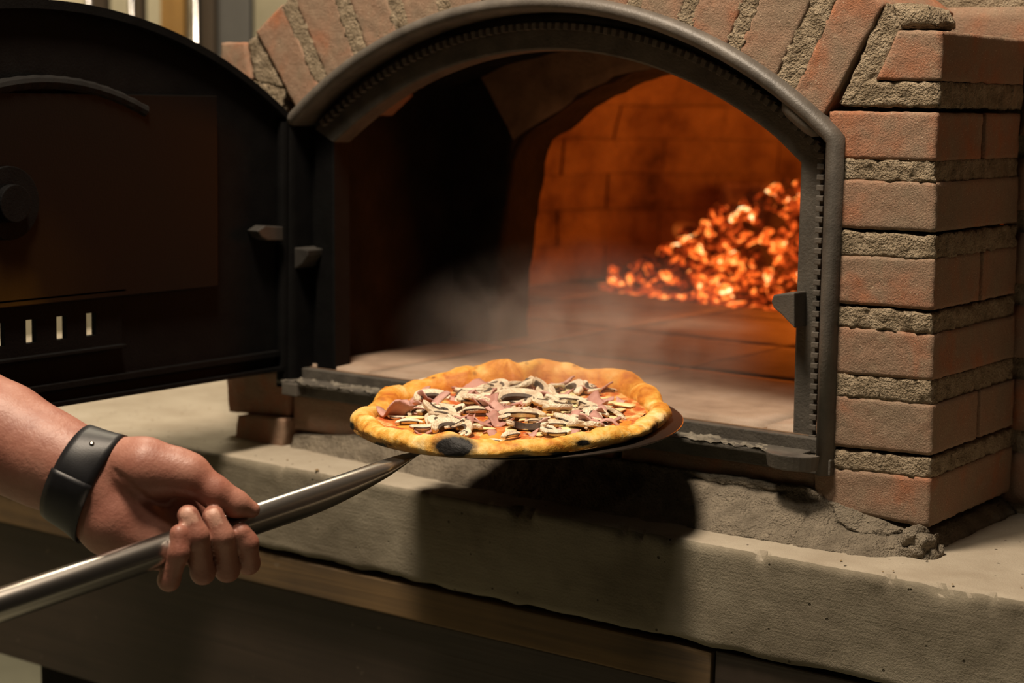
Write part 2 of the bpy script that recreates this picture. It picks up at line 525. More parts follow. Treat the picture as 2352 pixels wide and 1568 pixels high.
# wedge above the crack
block(quad_px([(2062, 68), (2166, 71), (2161, 187), (2010, 184)], 0), .20, seed=50.)
block(quad_px([(1958, 188), (2160, 186), (2157, 247), (1926, 244)], 0), .20, True, .001, seed=51.)
block(quad_px([(2031, 4), (2068, 66), (2016, 188), (1924, 240)], 0), .05, True, .002, seed=52.)
block(quad_px([(2038, 3), (2134, 14), (2156, 66), (2050, 69)], 0), .05, True, .002, seed=53., rnd=.012)
# voussoirs of the arch: inner/outer angles
vous = [((34.6, 38.9), (32.7, 36.9)), ((26.7, 32.0), (26.0, 30.8)), ((20.2, 25.2), (19.8, 24.6)), ((13.6, 18.7), (13.4, 18.4)), ((7.0, 12.0), (7, 12)),
        ((.5, 5.4), (.5, 5.4)), ((-6.0, -1.2), (-6, -1.2)), ((-12.6, -7.7), (-12.6, -7.7)), ((-19.2, -14.3), (-19.2, -14.3)), ((-26.0, -21), (-26, -21)),
        ((-33.4, -28.2), (-32.7, -27.4)), ((-39.8, -35.1), (-39.1, -34.3))]
for i, ((a0, a1), (b0, b1)) in enumerate(vous):
    r0, r1 = .503, .622 + .004 * math.sin(i * 5.)
    f = lambda d, r: np.array([arcp(d, r)[0], 0, arcp(d, r)[1]])
    block([f(b0, r1), f(b1, r1), f(a1, r0), f(a0, r0)], .16, seed=60 + i)
for i in range(len(vous) - 1):
    (a0, a1), (b0, b1) = vous[i]; (c0, c1), (d0, d1) = vous[i + 1]
    f = lambda d, r: np.array([arcp(d, r)[0], 0, arcp(d, r)[1]])
    block([f(d1 - .35, .616), f(b0 + .35, .616), f(a0 + .35, .505), f(c1 - .35, .505)], .16, True, .0003, seed=80 + i)
# left shoulder and pillar
block(quad_px([(508, 97), (562, 97), (578, 184), (504, 200)], 0), .20, seed=100.)
block(quad_px([(564, 98), (588, 74), (652, 205), (580, 186)], 0), .18, True, .003, seed=101.)
block(quad_px([(504, 186), (578, 186), (654, 205), (640, 262)], 0), .18, True, .003, seed=102.)
zc = at_y(520, 215, 0)[2]
cour = [(.257, .207), (.190, .140), (.122, .072), (.055, .005)]
for i, (zt, zb) in enumerate(cour):
    f = [np.array([-.413, 0, zt]), np.array([-.316, 0, zt]), np.array([-.316, 0, zb]), np.array([-.413, 0, zb])]
    block(f, .20, seed=110. + i)
    f = [np.array([-.411, 0, zb]), np.array([-.316, 0, zb]), np.array([-.316, 0, zb - .017]), np.array([-.411, 0, zb - .017])]
    block(f, .20, True, .003, seed=120. + i)
block(quad_px([(519, 862), (664, 853), (662, 957), (525, 946)], 0), .20, seed=130.)
block(quad_px([(545, 953), (656, 963), (645, 1042), (537, 1026)], -.012), .20, seed=131.)
# brick course under the iron sill
bz0, bz1 = -.046, -.088
for i, (xa, xb) in enumerate([(-.308, -.10), (-.092, .13), (.138, .352)]):
    block([np.array([xa, .004, bz0]), np.array([xb, .004, bz0]), np.array([xb, .004, bz1]), np.array([xa, .004, bz1])], .1, seed=140. + i)
o = part('mortar', mort_v, mort_f, M['mortar']); tag(o, 'sandy rough mortar between the bricks', kind='stuff')

# mortar skirt sloping down to the ledge, with its cracks
def top_line(x):
    return np.interp(x, [-.30, -.22, -.10, .34, .352, .366, .40, .43, .455], [-.092, -.084, -.066, -.061, -.063, -.071, -.077, -.082, -.088])
cracks = [[(1560, 1098), (1600, 1110), (1680, 1122), (1740, 1132), (1790, 1140)], [(1886, 1172), (1905, 1200), (1935, 1215), (1975, 1228), (2040, 1230), (2085, 1222)], [(1850, 1180), (1846, 1240), (1838, 1260)]]
crk = [[at_y(px, py, -.02)[[0, 2]] for px, py in c_] for c_ in cracks]
xs3 = np.arange(-.300, .4541, .003); ss = np.linspace(0, 1, 22); V = []
for x in xs3:
    zt = float(top_line(x)); yb = -.050 - .006 * math.sin(x * 9) + max(0, x - .43) * .8 + max(0, -.08 - x) * .16
    V.append((x, .03, zt))
    for s_ in ss: V.append((x, -.003 + (yb + .003) * s_ ** 1.25, zt + (LZ - .002 - zt) * s_))
    V.append((x, .03, LZ - .002))
V = np.array(V); row = len(ss) + 2
dmin = np.full(len(V), 9.)
for c_ in crk:
    for a, b_ in zip(c_[:-1], c_[1:]):
        d = b_ - a; q = V[:, [0, 2]] - a; t = np.clip(q @ d / (d @ d), 0, 1); dmin = np.minimum(dmin, np.linalg.norm(q - t[:, None] * d, axis=1))
free = np.tile(np.array([0] + [1] * len(ss) + [0]), len(xs3))[:, None]
V = V + vnoise3(V, 45, 4) * .0022 * free + vnoise3(V + 3, 170, 2) * .0009 * free
V[:, 1] += (free[:, 0]) * .006 * np.exp(-(dmin / .0018) ** 2)
Fc = [(i * row + k, (i + 1) * row + k, (i + 1) * row + k + 1, i * row + k + 1) for i in range(len(xs3) - 1) for k in range(row - 1)]
Fc += [tuple(range(row)), tuple(range((len(xs3) - 1) * row, len(xs3) * row))[::-1]]
sk = [(V, Fc)]
for i, (px, py, s) in enumerate([(2096, 1232, .009), (2120, 1250, .009), (2112, 1272, .010), (2092, 1268, .009), (2130, 1276, .008)]):
    c0 = at_y(px, py, -.012)
    fr = [c0 + np.array(d) * s for d in ((-1, -1, 1), (1, -1, .8), (.9, -1, -1), (-1.1, -1, -1))]; bk = [p + np.array([0, .03, 0]) for p in fr]
    P, f = hexa(fr, bk, res=.003, amp=.0028, freq=120, rnd=.006, seed=170. + i); sk.append((P, f))
fr = [(.459, .0, -.094), (.459, .21, -.090), (.474, .21, LZ - .002), (.470, .0, LZ - .002)]
bk = [(.43, .0, -.094), (.43, .21, -.090), (.43, .21, LZ - .002), (.43, .0, LZ - .002)]
P, f = hexa(fr, bk, res=.005, amp=.002, freq=80, rnd=.004, seed=180.); sk.append((P, f))
vv, ff = [], []
for P, f in sk:
    b0 = len(vv); vv += P.tolist(); ff += [tuple(i + b0 for i in q) for q in f]
o = part('mortar_skirt', vv, ff, M['skirt']); tag(o, 'grey cracked mortar skirt where oven meets ledge')

# body wall to the right, with its own bricks
bw = part('body_wall', *(lambda mbx: (mbx.v, mbx.f))(MB().box((.44, .212, -.108), (1.05, .36, .80)).box((-.05, .212, .385), (.44, .36, .80)).box((.356, .212, .20), (.44, .36, .385))), M['mortar'], smooth=False)
r_ = 0; z = -.095
while z < .62:
    zt = z + .052; x = .452 if r_ % 2 else .452 - .11; lim_ = .446
    if z > .385: x -= .444; lim_ = -.04
    elif z > .2: x -= .222; lim_ = .358
    while x < 1.0:
        xa, xb = max(x, lim_), min(x + .205, 1.04)
        if xb - xa < .02: x += .222; continue
        P, f = hexa([(xa, .206, zt), (xb, .206, zt), (xb, .206, z), (xa, .206, z)], [(xa, .25, zt), (xb, .25, zt), (xb, .25, z), (xa, .25, z)], res=.014, amp=.0012, freq=50, seed=200 + r_ + x)
        obj('brick', P - OFF, f, M['brick'], bw); x += .222
    z += .072; r_ += 1

# vestibule lining, inner arch, hearth, chamber
def vest_z(x): return .367 - (x - .03) ** 2 * .55
VX0, VX1 = -.309, .349
sec = [(VX0, -.03)] + [(VX0, z) for z in np.linspace(.02, vest_z(VX0), 8)] + [(x, vest_z(x)) for x in np.linspace(VX0, VX1, 30)[1:-1]] + [(VX1, z) for z in np.linspace(vest_z(VX1), -.03, 8)]
ys = np.linspace(.022, .315, 12)
P = np.array([(x, y, z) for y in ys for x, z in sec]); P += vnoise3(P, 30, 3) * .003 * np.array([1, 0, 1])
ns = len(sec); faces = [(i * ns + j, i * ns + j + 1, (i + 1) * ns + j + 1, (i + 1) * ns + j) for i in range(len(ys) - 1) for j in range(ns - 1)]
o = part('vestibule_lining', P, faces, M['soot']); tag(o, 'soot-black lining behind the iron frame')

IY = .30
edge_px = [(1128, 690), (1130, 650), (1140, 560), (1155, 470), (1165, 400), (1172, 350), (1187, 321), (1263, 263), (1330, 219), (1411, 179), (1470, 162), (1536, 146)]
Lp = [at_y(*q, IY) for q in edge_px]; Lp = [(p[0], p[2]) for p in Lp]
Lp = [(Lp[0][0] - .003, -.03)] + Lp + [(.03, Lp[-1][1] + .003)]
mouth = Lp + [(.06 - x, z) for x, z in Lp[-2::-1]]
dens = []
for (xa, za), (xb, zb) in zip(mouth[:-1], mouth[1:]):
    k = max(1, int(math.hypot(xb - xa, zb - za) / .012))
    dens += [(xa + (xb - xa) * t / k, za + (zb - za) * t / k) for t in range(k)]
dens.append(mouth[-1])
outp = []
for x, z in dens:
    if z < .24: outp.append((VX0 - .04 if x < .03 else VX1 + .04, z))
    else:
        t = (x - dens[0][0]) / (dens[-1][0] - dens[0][0]); xo = VX0 - .04 + (VX1 - VX0 + .08) * min(1, max(0, (t - .5) * 1.15 + .5)); outp.append((xo, .42))
V = []; Fc = []; nr = 10
for (x, z), (xo, zo) in zip(dens, outp):
    for r in range(nr): V.append((x + (xo - x) * r / (nr - 1), IY, z + (zo - z) * r / (nr - 1)))
    for r in range(4): V.append((x, IY + .02 * (r + 1), z))
V = np.array(V); V += vnoise3(V, 45, 3) * .0035
st = nr + 4; FM = []
for i in range(len(dens) - 1):
    for r in range(nr - 1): Fc.append((i * st + r, (i + 1) * st + r, (i + 1) * st + r + 1, i * st + r + 1)); FM.append(0 if min(dens[i][1], dens[i + 1][1]) > .236 else 1)
    ch = [0] + [nr + r for r in range(4)]
    for a_, b_ in zip(ch[:-1], ch[1:]): Fc.append((i * st + a_, i * st + b_, (i + 1) * st + b_, (i + 1) * st + a_)); FM.append(1)
o = part('inner_arch', V, Fc, [M['arch_inner'], M['soot']], face_mats=FM); tag(o, 'smoke-stained inner arch opening to the fire chamber, fire bounce painted on its upper face')

HZ = -.012
hp = [(-.315, .018), (.352, .018), (.352, .34)] + [(.70 * math.cos(a), .86 + .70 * math.sin(a)) for a in np.linspace(-.83, math.pi + .83, 40)] + [(-.315, .34)]
hm = MB().prism(hp, lambda q, sd: (q[0], q[1], HZ - .004 if sd else -.10))
he = fixp(hm.build('hearth', M['fire_joint'], oven)); tag(he, 'tiled hearth floor of the oven')
txs = [-.713, -.463, -.213, .037, .287, .537]; tys = [.016, .290, .53, .77, 1.01, 1.25]
for i in range(len(txs) - 1):
    for j in range(len(tys) - 1):
        xa, xb, ya, yb = txs[i] + .0012, txs[i + 1] - .0012, tys[j] + .0012, tys[j + 1] - .0012
        if j == 0: ya, xa, xb = max(ya, .0225), max(xa, VX0 + .004), min(xb, VX1 - .004)
        if xb <= xa or (j > 0 and math.hypot((xa + xb) / 2, (ya + yb) / 2 - .86) > .62): continue
        P, f = hexa([(xa, ya, HZ), (xb, ya, HZ), (xb, ya, -.05), (xa, ya, -.05)], [(xa, yb, HZ), (xb, yb, HZ), (xb, yb, -.05), (xa, yb, -.05)], res=.02, amp=.0006, freq=30, rnd=.003, seed=i * 7 + j)
        obj('hearth_tile', P - OFF, f, M['hearth'], he)

CC = np.array([0., .86]); CR = .62
prof = [(CR + .03, -.03), (CR + .03, .06), (CR + .03, .14)] + [((CR + .03) * math.cos(a), .14 + .44 * math.sin(a)) for a in np.linspace(.08, math.pi / 2 - .02, 16)]
V = []; Fc = []; na = 96
for r, z in prof:
    for k in range(na):
        a = 2 * math.pi * k / na; V.append((CC[0] + r * math.cos(a), CC[1] + r * math.sin(a), z))
for i in range(len(prof) - 1):
    for k in range(na):
        q = (i * na + k, i * na + (k + 1) % na, (i + 1) * na + (k + 1) % na, (i + 1) * na + k)
        c0 = np.mean([V[t] for t in q], 0)
        if c0[1] < IY + .05 and c0[2] < .40 and abs(c0[0] - .03) < .36: continue
        Fc.append(q)
cw = part('chamber_wall', V, Fc, M['fire_joint']); tag(cw, 'glowing orange brick wall of the fire chamber')
prof2 = [(CR, z) for z in (-.012, .048, .108)]; ang = .0
zz, rr = .168, CR - .004; prof2.append((rr, zz))
for k in range(6):
    ang += .155; zz += .060 * math.cos(ang); rr -= .060 * math.sin(ang) * 1.1; prof2.append((rr, zz))
nb = 18
for i in range(len(prof2) - 1):
    (ra, za), (rb, zb) = prof2[i], prof2[i + 1]
    a0s = [2 * math.pi * (k + .5 * (i % 2)) / nb for k in range(nb)]
    for a0 in a0s:
        a0d = math.degrees(a0) % 360
        if not 70 < a0d < 205: continue
        da = 2 * math.pi / nb; g = .0012 / CR
        V = []; nn = 5
        for s, (r_in, r_out) in enumerate(((0, .06),)):
            for lev, (r0, z0) in enumerate(((ra, za + .0005), (rb, zb - .0005))):
                for k in range(nn):
                    a = a0 + g + (da - 2 * g) * k / (nn - 1)
                    for rad in (r0, r0 + .06): V.append((CC[0] + rad * math.cos(a), CC[1] + rad * math.sin(a), z0))
        V = np.array(V); jit = rng.normal(0, .0018, 2)
        inner = np.arange(len(V)) % 2 == 0
        dirc = np.stack([np.cos(np.arctan2(V[:, 1] - CC[1], V[:, 0] - CC[0])), np.sin(np.arctan2(V[:, 1] - CC[1], V[:, 0] - CC[0])), 0 * V[:, 0]], 1)
        V = V + dirc * (inner * (jit[0] + fbm(V, 40, 2) * .003))[:, None]
        V[:, 2] += fbm(V, 25, 2) * .0022
        idx = lambda l, k, s: (l * nn + k) * 2 + s
        Fc = []
        for k in range(nn - 1):
            Fc += [(idx(0, k, 0), idx(0, k + 1, 0), idx(1, k + 1, 0), idx(1, k, 0)), (idx(1, k, 0), idx(1, k + 1, 0), idx(1, k + 1, 1), idx(1, k, 1)), (idx(0, k, 0), idx(0, k, 1), idx(0, k + 1, 1), idx(0, k + 1, 0))]
        Fc += [(idx(0, 0, 0), idx(1, 0, 0), idx(1, 0, 1), idx(0, 0, 1)), (idx(0, nn - 1, 0), idx(0, nn - 1, 1), idx(1, nn - 1, 1), idx(1, nn - 1, 0))]
        obj('brick', V - OFF, Fc, M['fire_brick'], cw, smooth=False)
# outer dome skin
prof3 = [(.72, -.1), (.72, .12)] + [(.72 * math.cos(a), .12 + .52 * math.sin(a)) for a in np.linspace(.1, math.pi / 2 - .02, 12)]
V = []; Fc = []
for r, z in prof3:
    for k in range(72):
        a = 2 * math.pi * k / 72; V.append((CC[0] + r * math.cos(a), CC[1] + r * math.sin(a), z))
for i in range(len(prof3) - 1):
    for k in range(72):
        q = (i * 72 + k, i * 72 + (k + 1) % 72, (i + 1) * 72 + (k + 1) % 72, (i + 1) * 72 + k)
        c0 = np.mean([V[t] for t in q], 0)
        if c0[1] < .34: continue
        Fc.append(q)
o = part('dome_render', V, Fc, M['skirt']); tag(o, 'rendered outer dome behind the brick front')

# ------------------------------------------------------------------ iron door frame (part of the oven)
R0 = .513
pathR = [(.372, -.046), (.370, .10), (.369, .263)]
a1 = math.degrees(math.atan2(.369 - AC[0], .263 - AC[1])); a0 = math.degrees(math.atan2(-.316 - AC[0], .268 - AC[1]))
arc = [arcp(a1 + (a0 - a1) * t / 60, R0) for t in range(1, 60)]
path = np.array(pathR + arc + [(-.316, .268), (-.314, .10), (-.312, -.040)])


def offset(path, n):
    d = np.diff(path, axis=0); d /= np.linalg.norm(d, axis=1)[:, None]
    nm = np.stack([-d[:, 1], d[:, 0]], 1)          # to the left of travel: inward
    out = np.zeros_like(path)
    out[0] = path[0] + nm[0] * n; out[-1] = path[-1] + nm[-1] * n
    for i in range(1, len(path) - 1):
        b_ = nm[i - 1] + nm[i]; b_ /= np.linalg.norm(b_); out[i] = path[i] + b_ * n / max(.3, b_ @ nm[i])
    return out


def sweep(mb, prof, path=path, sl=slice(None)):
    rows = [offset(path, n)[sl] for n, y in prof]; k = len(prof); m_ = len(rows[0])
    v = []; f = []
    for i in range(m_):
        for j, (n, y) in enumerate(prof): v.append((rows[j][i][0], y, rows[j][i][1]))
    for i in range(m_ - 1):
        for j in range(k): f.append((i * k + j, i * k + (j + 1) % k, (i + 1) * k + (j + 1) % k, (i + 1) * k + j))
    f += [tuple(range(k)), tuple(range((m_ - 1) * k, m_ * k))]
    return mb.add(v, f)


inner_path = np.concatenate([path[:3], path[7:-7], path[-3:]]); NL = len(path) - 2; NI = len(inner_path) - 2
fr_ = MB()
RIM = [(0, .03)] + [(.00825 - .00825 * math.cos(a), -.001 - .0110 * math.sin(a)) for a in np.linspace(0, math.pi, 11)] + [(.0165, .03)]
sweep(fr_, RIM, path, slice(0, NL))
WEB = [(.015, .026), (.030, .026), (.030, .036), (.015, .036)]
sweep(fr_, WEB, inner_path, slice(0, NI))
frame = fixp(fr_.build('door_frame', M['iron'], oven, smooth=True)); tag(frame, 'grey cast iron arched door frame')
PLT = [(.0255, .036), (.0255, .0215), (.0265, .020), (.0515, .020), (.0535, .0215), (.054, .046)]
o = MB(); sweep(o, PLT, inner_path, slice(0, NI))
o = fixp(o.build('inner_plate', M['iron_plate'], frame))
hs_ = MB(); sweep(hs_, RIM, path, slice(-3, None)); sweep(hs_, WEB, inner_path, slice(-3, None)); sweep(hs_, PLT, inner_path, slice(-3, None))  # left post in black iron: the door's shade painted in
o = fixp(hs_.build('shaded_stile', M['iron_black'], frame)); tag(o, 'hinge-side post of the frame, painted black for the door shade')
tp = offset(inner_path, .0290)[:NI]; dl = np.linalg.norm(np.diff(tp, axis=0), axis=1); cum = np.concatenate([[0], np.cumsum(dl)])
te = MB(); s = .01
while s < cum[-1] - .01:
    i = int(np.searchsorted(cum, s)) - 1; t = (s - cum[i]) / dl[i]; p = tp[i] * (1 - t) + tp[i + 1] * t; d = (tp[i + 1] - tp[i]) / dl[i]; nrm = np.array([-d[1], d[0]])
    c4 = [p - d * .0026 - nrm * .003, p + d * .0026 - nrm * .003, p + d * .0026 + nrm * .0042, p - d * .0026 + nrm * .0042]
    te.prism([tuple(q) for q in c4], lambda q, sd: (q[0], .0125 if sd == 0 else .030, q[1])); s += .0097
o = fixp(te.build('frame_teeth', M['iron'], frame, bevel=.0008)); o['kind'] = 'stuff'
# sill
si = MB(); si.box((-.312, -.008, -.046), (.372, .03, -.031)).box((-.312, -.020, -.032), (.345, .016, -.0275)).box((-.312, .006, -.03), (.352, .016, -.016))
o = fixp(si.build('sill_rail', M['iron_plate'], frame, bevel=.0012))
# ash and flour dust lying along the sill
du = MB(); V = []; Fc = []
nx_ = 360; xs2 = np.linspace(-.305, .335, nx_); ys2 = np.linspace(-.0205, .0045, 14)
P = np.array([(x, y, 0.) for x in xs2 for y in ys2]); P[:, 2] = -.0275 + np.clip(fbm(P, 45, 2) * .0016 + fbm(P, 190, 3) * .0022 - .0007, -.0015, .0045); P[:, 1] += fbm(P, 120, 2) * .0015
o = part('sill_dust', P, [(i * 14 + j, (i + 1) * 14 + j, (i + 1) * 14 + j + 1, i * 14 + j + 1) for i in range(nx_ - 1) for j in range(13)], M['dust'], parent=frame); o.location = (0, 0, 0); o['kind'] = 'stuff'
# lugs: bottom half-round pod, catch hooks, arch-end thickenings
c0 = at_y(1824, 1042, -.015)
pd = MB(); poly = [(math.cos(a) * .027, math.sin(a) * .022) for a in np.linspace(math.pi, 2 * math.pi, 14)]
pd.prism(poly, lambda q, sd: (c0[0] + q[0] * (1 if sd else .92), -.016 + q[1] * (1 if sd else .85), -.0265 if sd else -.041))
fixp(pd.build('hinge_pod', M['iron'], frame, bevel=.0012))
c1 = at_y(680, 876, -.012)
fixp(MB().box((c1[0] - .013, -.022, -.044), (c1[0] + .010, .004, -.0295)).build('hinge_pod', M['iron'], frame, bevel=.0015))
hk = [(1836, 670), (1788, 675), (1783, 690), (1788, 705), (1806, 720), (1836, 752)]
fixp(MB().prism([tuple(at_y(*q, .006)[[0, 2]]) for q in hk], lambda q, sd: (q[0], -.004 if sd else .030, q[1])).build('latch_catch', M['iron'], frame, bevel=.0015))
hk = [(684, 566), (722, 573), (720, 586), (706, 606), (684, 620)]
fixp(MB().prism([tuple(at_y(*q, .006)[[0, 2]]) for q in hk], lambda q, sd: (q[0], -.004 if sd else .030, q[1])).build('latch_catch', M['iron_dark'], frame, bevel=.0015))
for A_, B_ in (((1800, 228), (1890, 308)),):
    pa, pb = at_y(*A_, .003), at_y(*B_, .003); pts = [pa + (pb - pa) * t for t in np.linspace(0, 1, 9)]
    rr_ = [.0105 * math.sqrt(max(.05, 1 - (2 * t - 1) ** 4)) for t in np.linspace(0, 1, 9)]
    fixp(MB().tube(pts, rr_, 14, up=(0, 1, 0)).build('arch_lug', M['iron'], frame, smooth=True))
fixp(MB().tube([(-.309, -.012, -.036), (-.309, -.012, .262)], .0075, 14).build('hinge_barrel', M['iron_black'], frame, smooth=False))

# ------------------------------------------------------------------ iron door, swung open 90 degrees
DX0, DX1 = -.3165, -.3125
DL = .69
def dtop(y):
    u = (y + DL / 2) / (DL / 2); Rr = ((DL / 2) ** 2 + .113 ** 2) / (2 * .113)
    return .378 - Rr + math.sqrt(max(0, Rr * Rr - (u * DL / 2) ** 2))
DB = -.017
slots = [(-.3705 - .0375 * k, -.3580 - .0375 * k, .0485, .0715) for k in range(-2, 3)]


def slotted(y0, y1, zlo, zhi, x0, x1, name, mat, parent, ncol=40):
    ysb = sorted(set([round(v_, 5) for v_ in np.linspace(y0, y1, ncol)] + [v_ for s_ in slots for v_ in s_[:2] if y0 < v_ < y1]))
    mb = MB()
    for ya, yb in zip(ysb[:-1], ysb[1:]):
        mid = (ya + yb) / 2; sl = next((s_ for s_ in slots if s_[0] < mid < s_[1]), None)
        zt = lambda y: zhi(y) if callable(zhi) else zhi
        iv = [(zlo, zlo, zt(ya), zt(yb))] if sl is None else [(zlo, zlo, sl[2], sl[2]), (sl[3], sl[3], zt(ya), zt(yb))]
        for za, zb, zc_, zd in iv:
            mb.add([(x0, ya, za), (x0, yb, zb), (x0, yb, zd), (x0, ya, zc_), (x1, ya, za), (x1, yb, zb), (x1, yb, zd), (x1, ya, zc_)],
                   [(0, 1, 2, 3), (7, 6, 5, 4), (0, 4, 5, 1), (3, 2, 6, 7)] + ([(0, 3, 7, 4)] if sl or ya == ysb[0] or True else []) + [(1, 5, 6, 2)])
    return fixp(mb.build(name, mat, parent))


door = slotted(-DL, -.004, DB, dtop, DX0, DX1, 'door', M['iron_black'], oven, 48); tag(door, 'black arched iron oven door standing open')
ol = [(-.004, DB)] + [(y, dtop(y)) for y in np.linspace(-.004, -DL, 50)] + [(-DL, DB)]
lip = MB()
for (ya, za), (yb, zb) in zip(ol, ol[1:] + ol[:1]):
    ca = np.array([-DL / 2, .17]); pa, pb = np.array([ya, za]), np.array([yb, zb]); ia, ib = pa + (ca - pa) / np.linalg.norm(ca - pa) * .009, pb + (ca - pb) / np.linalg.norm(ca - pb) * .009
    lip.prism([tuple(pa), tuple(pb), tuple(ib), tuple(ia)], lambda q, sd: (-.328 if sd else -.302, q[0], q[1]))
o = fixp(lip.build('door_rim', M['iron_black'], door))
fixp(MB().box((-.3125, -DL + .012, DB + .016), (-.305, -.02, DB + .023)).build('door_rib', M['iron_black'], door, bevel=.001))
fixp(MB().tube([(-.305, y, .300 - (y + .345) ** 2 * 1.75) for y in np.linspace(-.47, -.22, 30)], [.0065 + .0007 * (k % 2) for k in range(30)], 10).build('seal_rope', M['rope'], door))
fixp(MB().box((-.305, -.572, .0865), (-.302, -.120, .2895)).build('heat_plate', M['plate'], door, bevel=.001))
kb = MB(); cyk, czk = -.396, .186
for x0, x1, r in ((-.302, -.297, .035), (-.297, -.288, .018)):
    kb.prism([(cyk + r * math.cos(a), czk + r * math.sin(a)) for a in np.linspace(0, 2 * math.pi, 33)[:-1]], lambda q, sd: (x1 if sd else x0, q[0], q[1]))
fixp(kb.build('vent_knob', M['iron_black'], door, bevel=.001))
vp_ = slotted(-.475, -.249, .036, .0905, -.3125, -.3095, 'vent_panel', M['iron_black'], door, 8)
for z0 in (.0905, .033):
    fixp(MB().box((-.3125, -.475, z0), (-.302, -.249, z0 + .0035)).build('vent_rail', M['iron_black'], door, bevel=.0008))
lk = [(586, 530), (604, 518), (645, 520), (645, 552), (610, 552), (596, 545)]
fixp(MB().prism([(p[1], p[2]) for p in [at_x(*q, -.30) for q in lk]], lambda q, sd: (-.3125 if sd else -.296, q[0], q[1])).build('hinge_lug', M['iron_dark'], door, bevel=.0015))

# ------------------------------------------------------------------ embers
mt, nt, b = new_mat('glowing_coal'); v = coords(nt, 'Object')
geo = N(nt, 'ShaderNodeNewGeometry'); oi = N(nt, 'ShaderNodeObjectInfo')
nz = noise(nt, geo.outputs['Position'], 55, 4, .6, .6)
heat = math_n(nt, 'ADD', math_n(nt, 'MULTIPLY', math_n(nt, 'SUBTRACT', nz, .56), 2.7), math_n(nt, 'MULTIPLY', oi.outputs['Random'], .78))
colr = ramp(nt, heat, [(.0, (.10, .010, .002)), (.22, (.22, .020, .003)), (.44, (.60, .060, .008)), (.64, (1.0, .17, .02)), (.80, (1.0, .42, .09)), (.95, (1.0, .80, .42))])
stre = ramp(nt, heat, [(.0, (.15, .15, .15)), (.4, (.55, .55, .55)), (.7, (.9, .9, .9)), (1.0, (1, 1, 1))])
nt.links.new(colr, b.inputs['Emission Color'])
nt.links.new(math_n(nt, 'MULTIPLY', math_n(nt, 'POWER', stre, 1.3), 2.3), b.inputs['Emission Strength'])
b.inputs['Base Color'].default_value = (.05, .03, .025, 1); b.inputs['Roughness'].default_value = .95
bump(nt, b, noise(nt, v, 3, 4), .6, .01); M['coal'] = mt
mt, nt, b = new_mat('charred_wood'); v = coords(nt)
hn = noise(nt, coords(nt, 'Object', (6, 30, 30)), 1.0, 5, .6, .5)
nt.links.new(ramp(nt, hn, [(.3, (.03, .02, .014)), (.7, (.16, .09, .05))]), b.inputs['Base Color']); b.inputs['Roughness'].default_value = .95
nt.links.new(ramp(nt, noise(nt, v, 22, 4), [(.45, (.10, .012, .002)), (.62, (.35, .05, .006)), (.75, (1, .22, .03))]), b.inputs['Emission Color']); b.inputs['Emission Strength'].default_value = .45
bump(nt, b, hn, .8, .006); M['char'] = mt


def coal_mesh(seed):
    bm = bmesh.new(); bmesh.ops.create_icosphere(bm, subdivisions=2, radius=1.0)
    P = np.array([v_.co for v_ in bm.verts]); r2 = np.random.default_rng(seed)
    for _ in range(9):                                   # chop with random planes: faceted lumps
        d = r2.normal(size=3); d /= np.linalg.norm(d); lim = r2.uniform(.45, .8); h = P @ d
        P = P - np.clip(h - lim, 0, 9)[:, None] * d
    P = P + vnoise3(P + seed, 2.5, 2) * .07
    P *= r2.uniform(.75, 1.3, 3)
    Fc = [[v_.index for v_ in f_.verts] for f_ in bm.faces]; bm.free()
    return mesh_data('ember_coal', P, Fc, M['coal'], smooth=False)


coals = [coal_mesh(k) for k in range(7)]
PB = np.array([-.13, 1.04])
hearth_top = HZ


def heap(x, y):
    """height of the ember heap above the hearth"""
    main = .165 * math.exp(-(((x + .24) / .105) ** 2 + ((y - 1.12) / .11) ** 2))
    low = .075 * math.exp(-(((x + .37) / .11) ** 2 + ((y - 1.02) / .075) ** 2)) + .08 * math.exp(-(((x + .20) / .14) ** 2 + ((y - 1.0) / .08) ** 2))
    low += .12 * math.exp(-(((x - .05) / .20) ** 2 + ((y - 1.10) / .11) ** 2))
    return main + low


V = []; Fc = []; gx = np.linspace(-.60, .36, 48); gy = np.linspace(.84, 1.36, 28)
for x in gx:
    for y in gy: V.append((x, y, hearth_top - .006 + heap(x, y) * .86))
V = np.array(V); V[:, 2] += np.where(V[:, 2] > hearth_top + .004, fbm(V, 40, 3) * .010, 0)
for i in range(47):
    for j in range(27): Fc.append((i * 28 + j, (i + 1) * 28 + j, (i + 1) * 28 + j + 1, i * 28 + j + 1))
o = obj('ember_bed', V, Fc, M['coal'], smooth=False); tag(o, 'bed of fine glowing embers heaped on the hearth', 'embers', kind='stuff')
cnt = 0; tries = 0; placed = []
while cnt < 298 and tries < 40000:
    tries += 1
    x = random.uniform(-.60, .10); y = random.uniform(.86, 1.18)
    h = heap(x, y)
    if h < .010: continue
    s = random.choice([.007, .008, .010, .012, .014, .017, .020])
    z = hearth_top + h * .88 + s * .3
    if any((x - a) ** 2 + (y - b_) ** 2 + (z - c_) ** 2 < ((s + d_) * .62) ** 2 for a, b_, c_, d_ in placed): continue
    placed.append((x, y, z, s))
    o = link('ember_coal', coals[cnt % 7]); o.location = (x, y, z); o.scale = (s, s, s)
    o.rotation_euler = (random.uniform(0, 6.3), random.uniform(0, 6.3), random.uniform(0, 6.3))
    tag(o, 'glowing orange lump of charcoal in the ember heap inside the oven', 'ember', 'glowing coals heaped in the oven'); cnt += 1


